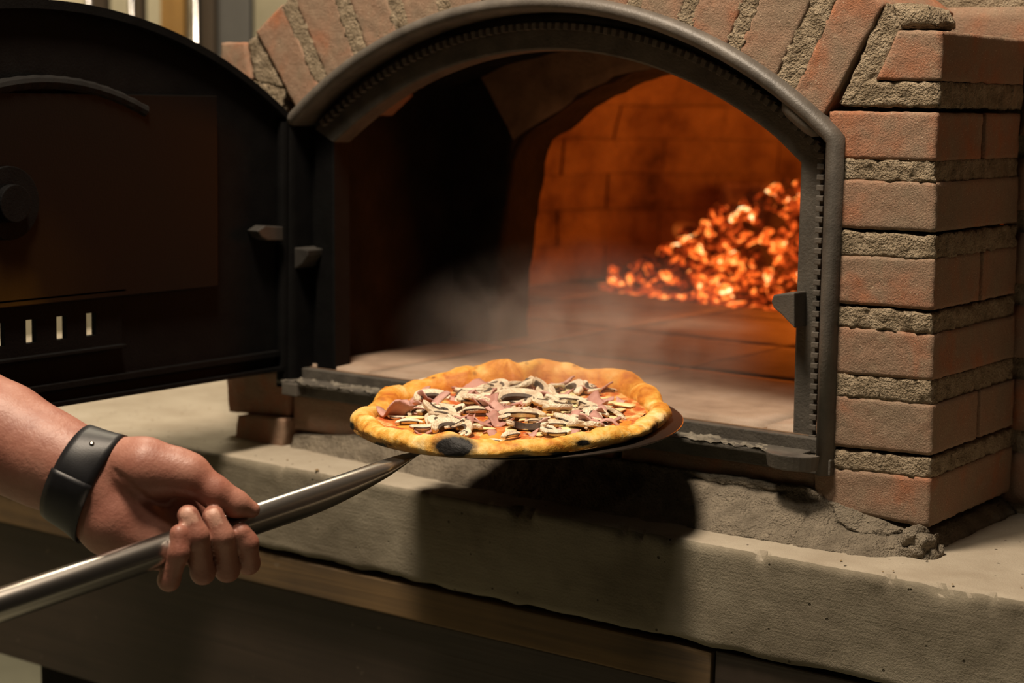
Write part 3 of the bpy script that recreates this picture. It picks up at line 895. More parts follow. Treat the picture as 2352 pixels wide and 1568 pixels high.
def log_mesh(name, a, b_, r, label, seed):
    a, b_ = np.array(a, float), np.array(b_, float); n = 14; pts = []
    d = (b_ - a) / np.linalg.norm(b_ - a); u_ = np.cross(d, (0, 0, 1)); u_ /= np.linalg.norm(u_); w_ = np.cross(d, u_); V = []; Fc = []; m_ = 12
    for i in range(n):
        t = i / (n - 1); rr_ = r * (.75 + .25 * math.sin(math.pi * min(1, t * 1.1 + .1)))
        for k in range(m_):
            th = 2 * math.pi * k / m_; V.append(a + (b_ - a) * t + rr_ * (math.cos(th) * u_ + math.sin(th) * w_))
    V = np.array(V); V += vnoise3(V + seed, 45, 3) * .006
    for i in range(n - 1):
        for k in range(m_): Fc.append((i * m_ + k, i * m_ + (k + 1) % m_, (i + 1) * m_ + (k + 1) % m_, (i + 1) * m_ + k))
    Fc += [tuple(range(m_)), tuple(range((n - 1) * m_, n * m_))]
    o = obj(name, V, Fc, M['char'], smooth=True)
    bm = bmesh.new(); bm.from_mesh(o.data); bmesh.ops.recalc_face_normals(bm, faces=bm.faces); bm.to_mesh(o.data); bm.free()
    tag(o, label, 'log'); return o


log_mesh('charred_log', at_d(1660, 452, 3.05), at_d(1930, 500, 2.98), .034, 'charred log lying on top of the glowing embers', 1)
log_mesh('charred_log', at_d(1560, 520, 3.05), at_d(1640, 570, 3.0), .020, 'short burnt log end at the left of the ember heap', 4)

# ------------------------------------------------------------------ peel
BZ, BS, BYC = -.011, .060, -.165


def bz(y, h=0): return BZ + h + BS * (y - BYC)


def at_pl(px, py, h=0):
    d = ray(px, py); t = (BZ + h - BS * BYC + BS * CAM[1] - CAM[2]) / (d[2] - BS * d[1]); return CAM + d * t


Lp, Rp = at_pl(797, 985, .006), at_pl(1562, 948)
PC = (Lp + Rp) / 2; BR = np.linalg.norm(Rp - Lp) / 2 * .955
peel = empty('pizza_peel', tuple(PC)); tag(peel, 'round steel pizza peel with a long tubular handle, held by the hand', 'pizza peel')
V = []; Fc = []; nn = 96; BLR = BR * .962
tx, ty = np.array([1, 0, 0.]), np.array([0, 1, BS]); ty /= np.linalg.norm(ty); tn = np.cross(tx, ty)
for hgt, rr_ in ((0, BLR - .0008), (-.0007, BLR), (-.0013, BLR), (-.002, BLR - .0008)):
    for k in range(nn):
        a = 2 * math.pi * k / nn; V.append(rr_ * (math.cos(a) * tx + math.sin(a) * ty) + tn * hgt + tx * .0045 + ty * .0095)
for i in range(3):
    for k in range(nn): Fc.append((i * nn + k, (i + 1) * nn + k, (i + 1) * nn + (k + 1) % nn, i * nn + (k + 1) % nn))
Fc += [tuple(range(nn)), tuple(range(4 * nn - 1, 3 * nn - 1, -1))]
obj('blade', V, Fc, M['blade'], peel)


def t_handle(px): return 1 / (1 / 1.30 + (1 / 1.57 - 1 / 1.30) * px / 930)


HA, HB = at_d(930, 1075, 1.57), at_d(0, 1390, 1.30)
hd = (HB - HA) / np.linalg.norm(HB - HA); HR = .0127
ss_ = list(np.linspace(0, .15, 66)) + list(np.linspace(.16, .75, 40)); pts = [HA - hd * .018 + hd * s for s in ss_]
u_ = np.cross(hd, (0, 0, 1)); u_ /= np.linalg.norm(u_); w_ = np.cross(u_, hd); V = []; Fc = []; m_ = 40
for p, sp in zip(pts, ss_):
    for k in range(m_):
        th = 2 * math.pi * k / m_; kq = .05 + .95 * math.sin(math.pi / 2 * min(1, sp / .14)) ** .9; wd_ = min(1, .30 + .70 * (sp / .045) ** .6)
        q = p + HR * (math.cos(th) * u_ * wd_ + (1 - (1 - math.sin(th)) * kq) * w_)
        top_ = bz(q[1], -.0025)
        if (q - PC) @ np.array([0, 1, 0]) > -.30 and q[2] > top_: q = np.array([q[0], q[1], top_])
        V.append(q - PC)
for i in range(len(pts) - 1):
    for k in range(m_): Fc.append((i * m_ + k, (i + 1) * m_ + k, (i + 1) * m_ + (k + 1) % m_, i * m_ + (k + 1) % m_))
Fc += [tuple(range(m_)), tuple(range(len(pts) * m_ - 1, (len(pts) - 1) * m_ - 1, -1))]
obj('handle', V, Fc, M['steel'], peel)

# ------------------------------------------------------------------ pizza
mt, nt, b = new_mat('baked_crust'); v = coords(nt)
blot = noise(nt, v, 32, 5, .62, .5); fine = noise(nt, v, 150, 4, .6)
c = ramp(nt, math_n(nt, 'ADD', blot, math_n(nt, 'MULTIPLY', math_n(nt, 'SUBTRACT', fine, .5), .35)), [(.28, (.86, .66, .34)), (.42, (.80, .52, .17)), (.54, (.70, .36, .06)), (.66, (.50, .19, .02)), (.84, (.16, .06, .02))])
oily = attr_n(nt, 'sauce')
c2 = ramp(nt, blot, [(.30, (.74, .38, .06)), (.5, (.66, .25, .03)), (.7, (.42, .10, .015))])
c = mix(nt, oily, c, c2)
under = attr_n(nt, 'under'); c = mix(nt, under, c, (.30, .17, .08))
ch = math_n(nt, 'MULTIPLY', attr_n(nt, 'char'), math_n(nt, 'ADD', math_n(nt, 'MULTIPLY', noise(nt, v, 110, 4, .7), .9), .55), True)
vo = N(nt, 'ShaderNodeTexVoronoi'); vo.inputs['Scale'].default_value = 75; nt.links.new(v, vo.inputs['Vector'])
c = mix(nt, math_n(nt, 'MULTIPLY', ramp(nt, vo.outputs['Distance'], [(.10, (1, 1, 1)), (.24, (0, 0, 0))]), ramp(nt, noise(nt, v, 14, 2), [(.48, (0, 0, 0)), (.62, (.85, .85, .85))])), c, (.10, .035, .012))
c = mix(nt, ramp(nt, ch, [(.18, (0, 0, 0)), (.42, (.55, .55, .55)), (.66, (1, 1, 1))]), c, (.007, .006, .0055))
nt.links.new(c, b.inputs['Base Color']); b.inputs['Roughness'].default_value = .6; b.inputs['Specular IOR Level'].default_value = .3
bump(nt, b, math_n(nt, 'ADD', noise(nt, v, 190, 5, .6), math_n(nt, 'MULTIPLY', fine, 1.0)), .5, .0016); M['crust'] = mt
mt, nt, b = new_mat('tomato_cheese'); v = coords(nt)
c = ramp(nt, noise(nt, v, 60, 5, .6, .6), [(.32, (.45, .07, .018)), (.48, (.58, .17, .04)), (.58, (.75, .45, .16)), (.70, (.86, .68, .36))])
nt.links.new(c, b.inputs['Base Color']); b.inputs['Roughness'].default_value = .35; bump(nt, b, noise(nt, v, 140, 4), .6, .002); M['sauce'] = mt

pizza = empty('pizza', tuple(PC)); tag(pizza, 'baked pizza with sliced mushrooms and ham on the steel peel', 'pizza')
out_px = [(797, 972, .010), (815, 940, .014), (850, 905, .020), (890, 872, .024), (940, 848, .030), (972, 842, .031), (1040, 850, .027), (1100, 836, .030), (1130, 832, .032), (1180, 845, .028), (1250, 822, .034),
          (1340, 827, .032), (1400, 829, .033), (1450, 838, .031), (1500, 866, .027), (1530, 905, .021), (1538, 945, .013), (1500, 990, .007), (1400, 1022, .0065), (1300, 1038, .0065), (1200, 1047, .0065), (1100, 1050, .0065), (1000, 1047, .0065), (900, 1030, .0065), (840, 1010, .0065), (806, 992, .007)]
th_, rr_ = [], []
for px, py, h in out_px:
    p = at_pl(px, py, h) - PC; th_.append(math.atan2(p[1], p[0])); rr_.append(math.hypot(p[0], p[1]))
od = np.argsort(th_); th_ = np.array(th_)[od]; rr_ = np.array(rr_)[od]
NA = 220; ths = np.linspace(-math.pi, math.pi, NA, endpoint=False)
Rt = np.interp(ths, np.concatenate([th_ - 2 * math.pi, th_, th_ + 2 * math.pi]), np.tile(rr_, 3))
for _ in range(3): Rt = (np.roll(Rt, 1) + 2 * Rt + np.roll(Rt, -1)) / 4
Rt = np.clip(Rt, BR * .82, BR * 1.03)


def angof(px, py, h=.01):
    p = at_pl(px, py, h) - PC; return math.atan2(p[1], p[0])


def angd(a, b_): return np.abs((a - b_ + math.pi) % (2 * math.pi) - math.pi)


circ = np.stack([np.cos(ths) * 1.0, np.sin(ths) * 1.0, 0 * ths], 1)
bf = np.clip(np.cos(ths - math.atan2(.8, -.6)) + .25, 0, 1.1)
rim_h = .0140 + .0065 * bf + fbm(circ + 3.3, 3.2, 3) * .0050
for (px, py), amp_, wd in (((972, 845), .008, .16), ((1130, 835), .008, .14), ((1260, 825), .006, .22), ((1430, 838), .007, .2), ((1045, 1022), .006, .16), ((830, 960), .005, .25)):
    rim_h += amp_ * np.exp(-(angd(ths, angof(px, py)) / wd) ** 2)
rim_w = .0190 + .011 * bf + fbm(circ - 7.7, 3.1, 2) * .004 + .007 * np.exp(-(angd(ths, angof(830, 960)) / .5) ** 2)
rows = [0.0, .2, .4, .55, .66, .74]      # fraction of inner radius
V = []; SA = []; UN = []; CHR = []; HT = []
prof_t = np.linspace(0, 1, 26)
ring = []
for fr0 in (.02, .25, .5, .7, .85, .95):
    ring.append(('in', fr0))
for t in np.linspace(.0, 1, 24): ring.append(('rim', t))
ring += [('bot', .9), ('bot', .5), ('bot', .02)]
for kind_, t in ring:
    for k in range(NA):
        R_, h_, w_r = Rt[k], rim_h[k], rim_w[k]
        rin = R_ - w_r
        if kind_ == 'in': r = rin * t; z = .0075; sa = 1.0; un = 0
        elif kind_ == 'rim':
            a = math.pi * (1 - t * 1.28)      # from inner foot over the top to under the outer edge
            r = R_ - w_r * .48 + math.cos(a) * w_r * .48; z = .0065 + math.sin(a) * (h_ - .0065) if a > 0 else .0065 + math.sin(a) * .0062
            sa = max(0, 1 - t / .34, bf[k] * (1.25 - t / .50)); un = max(0, (t - .80) / .2)
        else: r = (R_ - w_r * .5) * t; z = .0003; sa = 0; un = 1
        x, y = r * math.cos(ths[k]), r * math.sin(ths[k])
        V.append((x, y, z)); SA.append(sa); UN.append(un)
V = np.array(V); nrm_amp = np.where(V[:, 2] > .004, 1, 0)[:, None]
V = V + vnoise3(V + 9.1, 24, 2) * .0034 * nrm_amp + vnoise3(V + 4.1, 85, 3) * .0014 * nrm_amp
V[:, 2] = np.maximum(V[:, 2], .0003)
Vw = V.copy(); Vw[:, 2] += BS * Vw[:, 1]
SA = np.clip(np.array(SA), 0, 1) + fbm(V, 60, 3) * .55 * (np.array(SA) > .01) * (np.array(SA) < .999)
inner_back = np.clip((np.hypot(V[:, 0], V[:, 1]) / np.repeat(Rt[None], len(ring), 0).ravel() < .93) * (V[:, 1] * .8 - V[:, 0] * .6 > .02) * .75 + 0, 0, 1)
SA = np.clip(np.maximum(SA, inner_back * (V[:, 2] > .008) * (.6 + fbm(V, 60, 2) * .5)), 0, 1)
CHR = np.zeros(len(V))
Q = Vw + PC - CAM; qz = Q @ FW; qx = W / 2 + F * (Q @ RT) / qz; qy = H / 2 - F * (Q @ UP) / qz
rim_i = np.repeat(np.array([k_ == 'rim' for k_, t_ in ring]), NA)
for px, py, rx, ry in ((1044, 1026, 47, 25), (1420, 957, 17, 12), (805, 980, 8, 12), (1333, 1018, 8, 8), (1352, 1016, 6, 6), (1385, 832, 30, 7), (1475, 1012, 34, 9), (1516, 985, 20, 14), (1425, 1026, 26, 7), (1290, 1042, 30, 5), (1195, 1048, 30, 4), (870, 1022, 26, 5)):
    d = np.hypot((qx - px) / rx, (qy - py) / ry); cand = rim_i & (d < 1.4)
    if not cand.any(): continue
    zmin = qz[cand].min(); CHR = np.where(cand & (qz < zmin + .022), np.maximum(CHR, np.clip(1.5 - d, 0, 1)), CHR)
Fc = []
for i in range(len(ring) - 1):
    for k in range(NA): Fc.append((i * NA + k, (i + 1) * NA + k, (i + 1) * NA + (k + 1) % NA, i * NA + (k + 1) % NA))
Fc.append(tuple(range(NA))); Fc.append(tuple(range(len(ring) * NA - 1, (len(ring) - 1) * NA - 1, -1)))
o = obj('crust', Vw, Fc, M['crust'], pizza)
attr(o.data, 'sauce', SA); attr(o.data, 'under', UN); attr(o.data, 'char', CHR)
bm = bmesh.new(); bm.from_mesh(o.data); bmesh.ops.recalc_face_normals(bm, faces=bm.faces); bm.to_mesh(o.data); bm.free()
tag(o, 'golden puffed crust with charred blisters')
# sauce and cheese layer
V = []; Fc = []; nr_ = 22
for i in range(nr_):
    for k in range(NA):
        r = (Rt[k] - rim_w[k] * .92) * (i + .5) / nr_; V.append((r * math.cos(ths[k]), r * math.sin(ths[k]), .0085))
V = np.array(V); V[:, 2] += fbm(V, 45, 3) * .0022; V[:, 2] += BS * V[:, 1]
for i in range(nr_ - 1):
    for k in range(NA): Fc.append((i * NA + k, (i + 1) * NA + k, (i + 1) * NA + (k + 1) % NA, i * NA + (k + 1) % NA))
Fc.append(tuple(range(NA)))
o = obj('sauce', V, Fc, M['sauce'], pizza); tag(o, 'red tomato sauce with melted cheese')

mt, nt, b = new_mat('mushroom_flesh'); v = coords(nt); oi = N(nt, 'ShaderNodeObjectInfo')
c = ramp(nt, math_n(nt, 'ADD', noise(nt, v, 2.2, 4), math_n(nt, 'MULTIPLY', math_n(nt, 'SUBTRACT', oi.outputs['Random'], .5), .25)), [(.3, (.52, .40, .27)), (.5, (.74, .63, .46)), (.7, (.82, .73, .57))])
nt.links.new(c, b.inputs['Base Color']); b.inputs['Roughness'].default_value = .5; bump(nt, b, noise(nt, v, 8, 4), .3, .05); M['mush'] = mt
M['gill'] = plain('mushroom_gill', (.075, .050, .034), .7, 6, .5)
M['skin_cap'] = plain('mushroom_skin', (.55, .42, .28), .6, 5, .3)
M['cheese'] = plain('melted_cheese', (.82, .68, .36), .35, 4, .12)
mt, nt, b = new_mat('cooked_ham'); v = coords(nt); oi = N(nt, 'ShaderNodeObjectInfo')
c = ramp(nt, math_n(nt, 'ADD', noise(nt, v, 90, 4, .6), math_n(nt, 'MULTIPLY', math_n(nt, 'SUBTRACT', oi.outputs['Random'], .5), .3)), [(.3, (.42, .20, .16)), (.5, (.58, .30, .25)), (.72, (.68, .42, .36))])
nt.links.new(c, b.inputs['Base Color']); b.inputs['Roughness'].default_value = .4; bump(nt, b, noise(nt, v, 240, 3), .4, .001); M['ham'] = mt


def slab_mesh(name, poly, thick, mats, gill_polys=(), bend=0.0, seed=0):
    """flat outline of unit width, thickened, softly bent, with dark gill patches proud of both faces"""
    bm = bmesh.new()
    def prism(pts, z0, z1, mi):
        a = [bm.verts.new((x, y, z0)) for x, y in pts]; b2 = [bm.verts.new((x, y, z1)) for x, y in pts]; n = len(pts)
        fs = [bm.faces.new(a[::-1]), bm.faces.new(b2)] + [bm.faces.new((a[i], a[(i + 1) % n], b2[(i + 1) % n], b2[i])) for i in range(n)]
        for f_ in fs: f_.material_index = mi
        return fs
    prism(poly, -thick / 2, thick / 2, 0)
    for g_ in gill_polys: prism(g_, -thick / 2 - .012, thick / 2 + .012, 1)
    bmesh.ops.recalc_face_normals(bm, faces=bm.faces)
    bmesh.ops.bevel(bm, geom=[e for e in bm.edges if len(e.link_faces) == 2 and e.calc_face_angle(0) > .9 and all(f_.material_index == 0 for f_ in e.link_faces)], offset=thick * .28, segments=2, affect='EDGES', profile=.5)
    bmesh.ops.triangulate(bm, faces=[f_ for f_ in bm.faces if len(f_.verts) > 4])
    for v_ in bm.verts: v_.co.z += bend * (v_.co.x ** 2) + .02 * math.sin(v_.co.y * 5 + seed)
    me = bpy.data.meshes.new(name); bm.to_mesh(me); bm.free()
    for mm in mats: me.materials.append(mm)
    return me


def arc_pts(cx, cy, rx, ry, a0, a1, n): return [(cx + rx * math.cos(math.radians(a0 + (a1 - a0) * i / (n - 1))), cy + ry * math.sin(math.radians(a0 + (a1 - a0) * i / (n - 1)))) for i in range(n)]


capA = arc_pts(0, .02, .5, .42, 0, 180, 17) + [(-.47, -.10), (-.36, -.14), (-.25, -.06), (-.14, -.02), (-.12, -.22), (-.15, -.38), (-.06, -.44), (.06, -.44), (.15, -.38), (.12, -.22), (.14, -.02), (.25, -.06), (.36, -.14), (.47, -.10)]
gA = [arc_pts(0, -.03, .37, .25, 100, 172, 8) + arc_pts(0, -.05, .30, .155, 170, 104, 7), (arc_pts(0, -.03, .37, .25, 8, 80, 8) + arc_pts(0, -.05, .30, .155, 76, 10, 7))]
crB = arc_pts(0, -.1, .5, .42, 0, 180, 16) + [(-.44, -.17)] + arc_pts(0, -.12, .30, .20, 180, 0, 12) + [(.44, -.17)]
gB = [arc_pts(0, -.12, .33, .235, 5, 175, 12) + arc_pts(0, -.125, .285, .14, 175, 5, 10)]
lnC = arc_pts(0, 0, .5, .17, 0, 180, 14) + arc_pts(0, 0, .5, .11, 180, 360, 14)[1:-1]
gC = [[(-.34, -.088), (-.12, -.10), (.14, -.10), (.34, -.088), (.30, -.055), (0, -.062), (-.30, -.055)]]
mush = {'A': [slab_mesh('mushroom_slice', capA, .13, [M['mush'], M['gill']], gA, b_, s) for b_, s in ((.25, 0), (-.2, 2))],
        'B': [slab_mesh('mushroom_slice', crB, .13, [M['mush'], M['gill']], gB, b_, s) for b_, s in ((.3, 1), (-.2, 3))],
        'C': [slab_mesh('mushroom_slice', lnC, .11, [M['mush'], M['gill']], gC, b_, s) for b_, s in ((.3, 1), (-.3, 4))]}
hamP = [[(-.5, -.35), (.1, -.42), (.48, -.2), (.5, .25), (.05, .4), (-.45, .3)], [(-.5, -.2), (.5, -.25), (.46, .18), (-.48, .22)], [(-.4, -.4), (.4, -.3), (.1, .45), (-.35, .2)]]


def ham_mesh(poly, seed, curl):
    bm = bmesh.new(); n = 9; x0 = -.5
    vs = {}
    from_x = [p[0] for p in poly]; 
    f_ = bm.faces.new([bm.verts.new((x, y, 0)) for x, y in poly]); bmesh.ops.triangulate(bm, faces=[f_])
    for _ in range(2): bmesh.ops.subdivide_edges(bm, edges=bm.edges[:], cuts=1, use_grid_fill=True)
    for v_ in bm.verts:
        x, y = v_.co.x, v_.co.y
        v_.co.z = curl * (x * x) + .10 * math.sin(5 * x + seed) + .08 * math.sin(7 * y + seed * 1.7)
        v_.co.y += .05 * math.sin(9 * x + seed)
    r_ = bmesh.ops.solidify(bm, geom=bm.faces[:], thickness=.06)
    bmesh.ops.recalc_face_normals(bm, faces=bm.faces)
    me = bpy.data.meshes.new('ham_piece'); bm.to_mesh(me); bm.free(); me.materials.append(M['ham']); me.polygons.foreach_set('use_smooth', [True] * len(me.polygons)); return me


hams = [ham_mesh(hamP[k % 3], k * 1.3, (.5, -.3, .2, .8)[k % 4]) for k in range(6)]
chs = []
for k in range(3):
    bm = bmesh.new(); bmesh.ops.create_icosphere(bm, subdivisions=2, radius=.5)
    for v_ in bm.verts:
        n_ = 1 + .35 * math.sin(v_.co.x * 7 + k) * math.sin(v_.co.y * 6 + 2 * k); v_.co.x *= n_; v_.co.y *= .5 * n_; v_.co.z *= .22
    me = bpy.data.meshes.new('cheese_shred'); bm.to_mesh(me); bm.free(); me.materials.append(M['cheese']); me.polygons.foreach_set('use_smooth', [True] * len(me.polygons)); chs.append(me)
MPX = 4100 / 1.62


def top_pos(px, py, lift): return at_pl(px, py, .010 + lift) - PC


def put(name, me, px, py, wpx, ang_deg, tilt_deg, lift):
    """lay a topping on the pizza: long axis turned by ang in the view, tilted up towards the camera side"""
    o = link(name, me, pizza); p = top_pos(px, py, lift); o.location = tuple(p)
    s = wpx / MPX; o.scale = (s, s, s)
    yaw = math.radians(ang_deg) + TH
    o.rotation_euler = Matrix.Rotation(yaw, 4, 'Z').to_3x3().__matmul__(Matrix.Rotation(math.radians(tilt_deg), 3, 'X')).to_euler()
    return o


def cz(cx, cy): return 860 + cx / 3.36, 820 + cy / 3.36     # from the close study of the toppings


ML = [('B', 430, 320, 250, 28, 40, 6), ('B', 215, 425, 215, 18, 40, 5), ('B', 455, 430, 210, -14, 35, 5), ('C', 270, 492, 175, 2, 25, 6), ('B', 560, 545, 230, 30, 45, 7), ('B', 690, 545, 170, -65, 50, 8), ('C', 740, 268, 210, 10, 20, 6),
      ('A', 945, 225, 190, -40, 50, 7), ('A', 1135, 205, 215, 10, 45, 6), ('C', 1275, 240, 120, 80, 40, 9), ('A', 1400, 235, 130, 190, 50, 7), ('B', 1535, 235, 235, -70, 50, 8), ('B', 1330, 150, 235, 4, 35, 6),
      ('C', 1470, 318, 285, -6, 22, 9), ('B', 1110, 335, 330, -4, 35, 8), ('C', 1135, 425, 310, -1, 28, 9), ('A', 1412, 405, 200, 185, 40, 8), ('A', 1720, 445, 175, 30, 55, 8), ('C', 1610, 395, 130, 60, 45, 7),
      ('C', 1375, 510, 225, 12, 30, 8), ('C', 1405, 590, 175, 8, 28, 7), ('C', 1060, 590, 160, 45, 40, 7), ('C', 745, 345, 180, -2, 24, 8), ('C', 790, 402, 245, 6, 20, 9), ('B', 1010, 140, 210, 3, 35, 5),
      ('C', 440, 182, 240, -4, 20, 5), ('A', 620, 205, 120, 20, 45, 6), ('B', 760, 205, 90, 30, 40, 6), ('A', 835, 185, 85, 60, 45, 6), ('C', 1240, 488, 130, -5, 25, 7), ('C', 1310, 478, 90, 30, 25, 7),
      ('A', 1690, 228, 95, 70, 45, 6), ('C', 370, 548, 160, 12, 30, 6), ('C', 920, 640, 110, 5, 25, 5), ('B', 880, 320, 150, 20, 35, 7), ('A', 690, 590, 110, -60, 50, 8), ('C', 1000, 470, 140, 60, 30, 7),
      ('B', 560, 200, 120, -20, 30, 5), ('C', 1650, 335, 120, 5, 20, 6), ('C', 1800, 250, 140, 14, 20, 4), ('C', 1690, 560, 110, -6, 20, 4), ('B', 1560, 480, 130, 50, 45, 7), ('C', 170, 470, 120, -20, 20, 4), ('C', 860, 250, 120, -12, 20, 7),
      ('C', 1050, 270, 130, 40, 30, 7), ('B', 300, 430, 110, 60, 35, 6), ('C', 560, 380, 120, -30, 25, 6)]
for i, (k_, cx_, cy_, wd, an, ti, li) in enumerate(ML):
    put('mushroom_slice', mush[k_][i % 2], *cz(cx_, cy_), wd / 3.36 * (1.28 if k_ != 'A' else 1.2), an, ti * (.8 if k_ != 'A' else .62), li * .001)
HL = [(340, 270, 200), (545, 300, 150), (200, 375, 130), (235, 452, 130), (380, 585, 150), (1205, 580, 200), (1590, 500, 180), (900, 585, 190), (640, 430, 170), (1195, 255, 150), (1740, 265, 140), (1900, 335, 120), (945, 390, 150), (1110, 370, 120),
      (1280, 400, 130), (700, 480, 170), (860, 495, 190), (480, 340, 130), (430, 210, 140), (1640, 200, 130), (1560, 420, 120), (1000, 300, 120), (1330, 300, 150), (1450, 470, 140), (1800, 330, 110), (1160, 490, 130), (560, 500, 150), (330, 350, 120), (1060, 530, 120), (760, 150, 100), (650, 250, 120), (1230, 610, 160)]
for i, (cx_, cy_, wd) in enumerate(HL):
    put('ham_piece', hams[i % 6], *cz(cx_, cy_), wd / 3.36 * .95, random.uniform(-70, 70), random.uniform(0, 22), .002 + .002 * random.random())
for i in range(46):                                       # smaller slices filling in between
    a = random.uniform(0, 6.28); r = math.sqrt(random.random()) * .108; k_ = 'BCCA'[i % 4]
    o = link('mushroom_slice', mush[k_][i % 2], pizza); o.location = (r * math.cos(a), r * math.sin(a), .0125 + .003 * random.random() + BS * r * math.sin(a))
    s = random.uniform(.022, .042); o.scale = (s, s, s); o.rotation_euler = (random.uniform(-.45, .55), random.uniform(-.3, .3), random.uniform(0, 6.28))
for i in range(48):
    a = random.uniform(0, 6.28); r = math.sqrt(random.random()) * .116
    o = link('ham_piece', hams[i % 6], pizza); o.location = (r * math.cos(a), r * math.sin(a), .0115 + .002 * random.random() + BS * r * math.sin(a))
    s = random.uniform(.018, .034); o.scale = (s, s, s); o.rotation_euler = (random.uniform(-.3, .35), random.uniform(-.3, .3), random.uniform(0, 6.28))
for i in range(46):
    a = random.uniform(0, 6.28); r = math.sqrt(random.random()) * .105
    o = link('cheese_shred', chs[i % 3], pizza); o.location = (r * math.cos(a), r * math.sin(a), .0105 + BS * r * math.sin(a)); s = random.uniform(.012, .03); o.scale = (s, s, s * .6); o.rotation_euler = (0, 0, random.uniform(0, 3.1))

# ------------------------------------------------------------------ the person's forearm and hand
def surface_nets(f, org, h):
    s = f < 0
    nx, ny, nz = f.shape
    cs = [(i, j, k) for i in (0, 1) for j in (0, 1) for k in (0, 1)]
    sub = lambda A, c_: A[c_[0]:nx - 1 + c_[0], c_[1]:ny - 1 + c_[1], c_[2]:nz - 1 + c_[2]]
    cntc = sum(sub(s, c_).astype(np.int8) for c_ in cs); act = (cntc > 0) & (cntc < 8)
    ii = np.argwhere(act); idm = -np.ones(act.shape, np.int64); idm[act] = np.arange(len(ii))
    acc = np.zeros((len(ii), 3)); num = np.zeros(len(ii))
    for a_ in range(8):
        for b_ in range(a_ + 1, 8):
            ca, cb = np.array(cs[a_]), np.array(cs[b_])
            if np.abs(ca - cb).sum() != 1: continue
            fa = f[ii[:, 0] + ca[0], ii[:, 1] + ca[1], ii[:, 2] + ca[2]]; fb = f[ii[:, 0] + cb[0], ii[:, 1] + cb[1], ii[:, 2] + cb[2]]
            mk = (fa < 0) != (fb < 0); t = np.where(mk, fa / np.where(mk, fa - fb, 1), 0)
            acc[mk] += (ca + (cb - ca) * t[:, None])[mk]; num[mk] += 1
    V = (ii + acc / num[:, None]) * h + org
    Fc = []
    for ax in range(3):
        b1, b2 = (ax + 1) % 3, (ax + 2) % 3
        d = [0, 0, 0]; d[ax] = 1
        A = s[:nx - d[0], :ny - d[1], :nz - d[2]]; B = s[d[0]:, d[1]:, d[2]:]
        e = np.argwhere(A != B); e = e[(e[:, b1] > 0) & (e[:, b2] > 0)]
        lim = [nx - 1, ny - 1, nz - 1]; e = e[(e[:, b1] < lim[b1]) & (e[:, b2] < lim[b2])]
        o1 = np.zeros(3, int); o1[b1] = 1; o2 = np.zeros(3, int); o2[b2] = 1
        g = lambda q: idm[q[:, 0], q[:, 1], q[:, 2]]
        qd = np.stack([g(e - o1 - o2), g(e - o2), g(e), g(e - o1)], 1)
        fl = ~A[e[:, 0], e[:, 1], e[:, 2]]; qd[fl] = qd[fl][:, ::-1]; Fc.append(qd)
    return V, np.concatenate(Fc)


def smin(a, b_, k):
    h = np.clip(.5 + .5 * (b_ - a) / k, 0, 1); return b_ * (1 - h) + a * h - k * h * (1 - h)


def cone(G, a, b_, ra, rb):
    ba = b_ - a; h = np.clip(((G - a) @ ba) / (ba @ ba), 0, 1); return np.linalg.norm(G - a - h[..., None] * ba, axis=-1) - (ra + (rb - ra) * h)


def J(px, py, t): return at_d(px, py, t)


def JH(px, py, dt): return at_d(px, py, t_handle(px) + dt)


fore = [(J(-680, 690, 1.56), .047), (J(-330, 850, 1.50), .046), (J(-120, 945, 1.475), .0445), (J(0, 1002, 1.455), .0405), (J(110, 1056, 1.443), .0355), (J(195, 1094, 1.436), .0325)]
palm = [[(J(195, 1094, 1.436), .0320), (J(300, 1150, 1.436), .027)],
        [(J(205, 1140, 1.434), .027), (J(262, 1195, 1.430), .0265), (J(335, 1235, 1.432), .022), (J(395, 1262, 1.440), .017)],
        [(J(300, 1150, 1.445), .024), (J(440, 1205, 1.455), .016)], [(J(330, 1130, 1.448), .022), (J(530, 1178, 1.476), .012)]]
thenar = [(J(235, 1058, 1.432), .0215), (J(335, 1078, 1.424), .0235), (J(405, 1085, 1.424), .0165), (J(432, 1092, 1.425), .0145)]
thumb = [(J(405, 1078, 1.426), .0155), (J(437, 1090, 1.423), .0152), (J(494, 1131, 1.424), .0128), (J(540, 1156, 1.428), .0106), (J(578, 1170, 1.434), .0070)]
fing = [[(JH(411, 1225, -.0200), .0074), (JH(411, 1268, -.0210), .0080), (JH(388, 1332, -.006), .0084), (JH(398, 1275, .034), .0098)],
        [(JH(432, 1184, -.017), .0088), (JH(452, 1230, -.0225), .0094), (JH(466, 1314, -.006), .0094), (JH(452, 1252, .036), .0108)],
        [(JH(490, 1187, -.018), .0090), (JH(510, 1232, -.0228), .0096), (JH(522, 1308, -.006), .0097), (JH(505, 1225, .036), .0110)],
        [(JH(553, 1222, -.0210), .0084), (JH(567, 1247, -.0215), .0092), (JH(570, 1292, -.004), .0094), (JH(553, 1208, .036), .0108)]]
allp = np.array([p for p, r in fore + thenar + thumb + sum(palm, []) + sum(fing, [])])
hres = .0021; lo_ = allp.min(0) - .055; hi_ = allp.max(0) + .03
shape = np.ceil((hi_ - lo_) / hres).astype(int)
G = np.stack(np.meshgrid(*[lo_[i] + hres * np.arange(shape[i]) for i in range(3)], indexing='ij'), -1).astype(np.float32)


def chain(pts, k=.006):
    d = None
    for (a, ra), (b_, rb) in zip(pts[:-1], pts[1:]):
        e = cone(G, a.astype(np.float32), b_.astype(np.float32), ra, rb); d = e if d is None else smin(d, e, k)
    return d


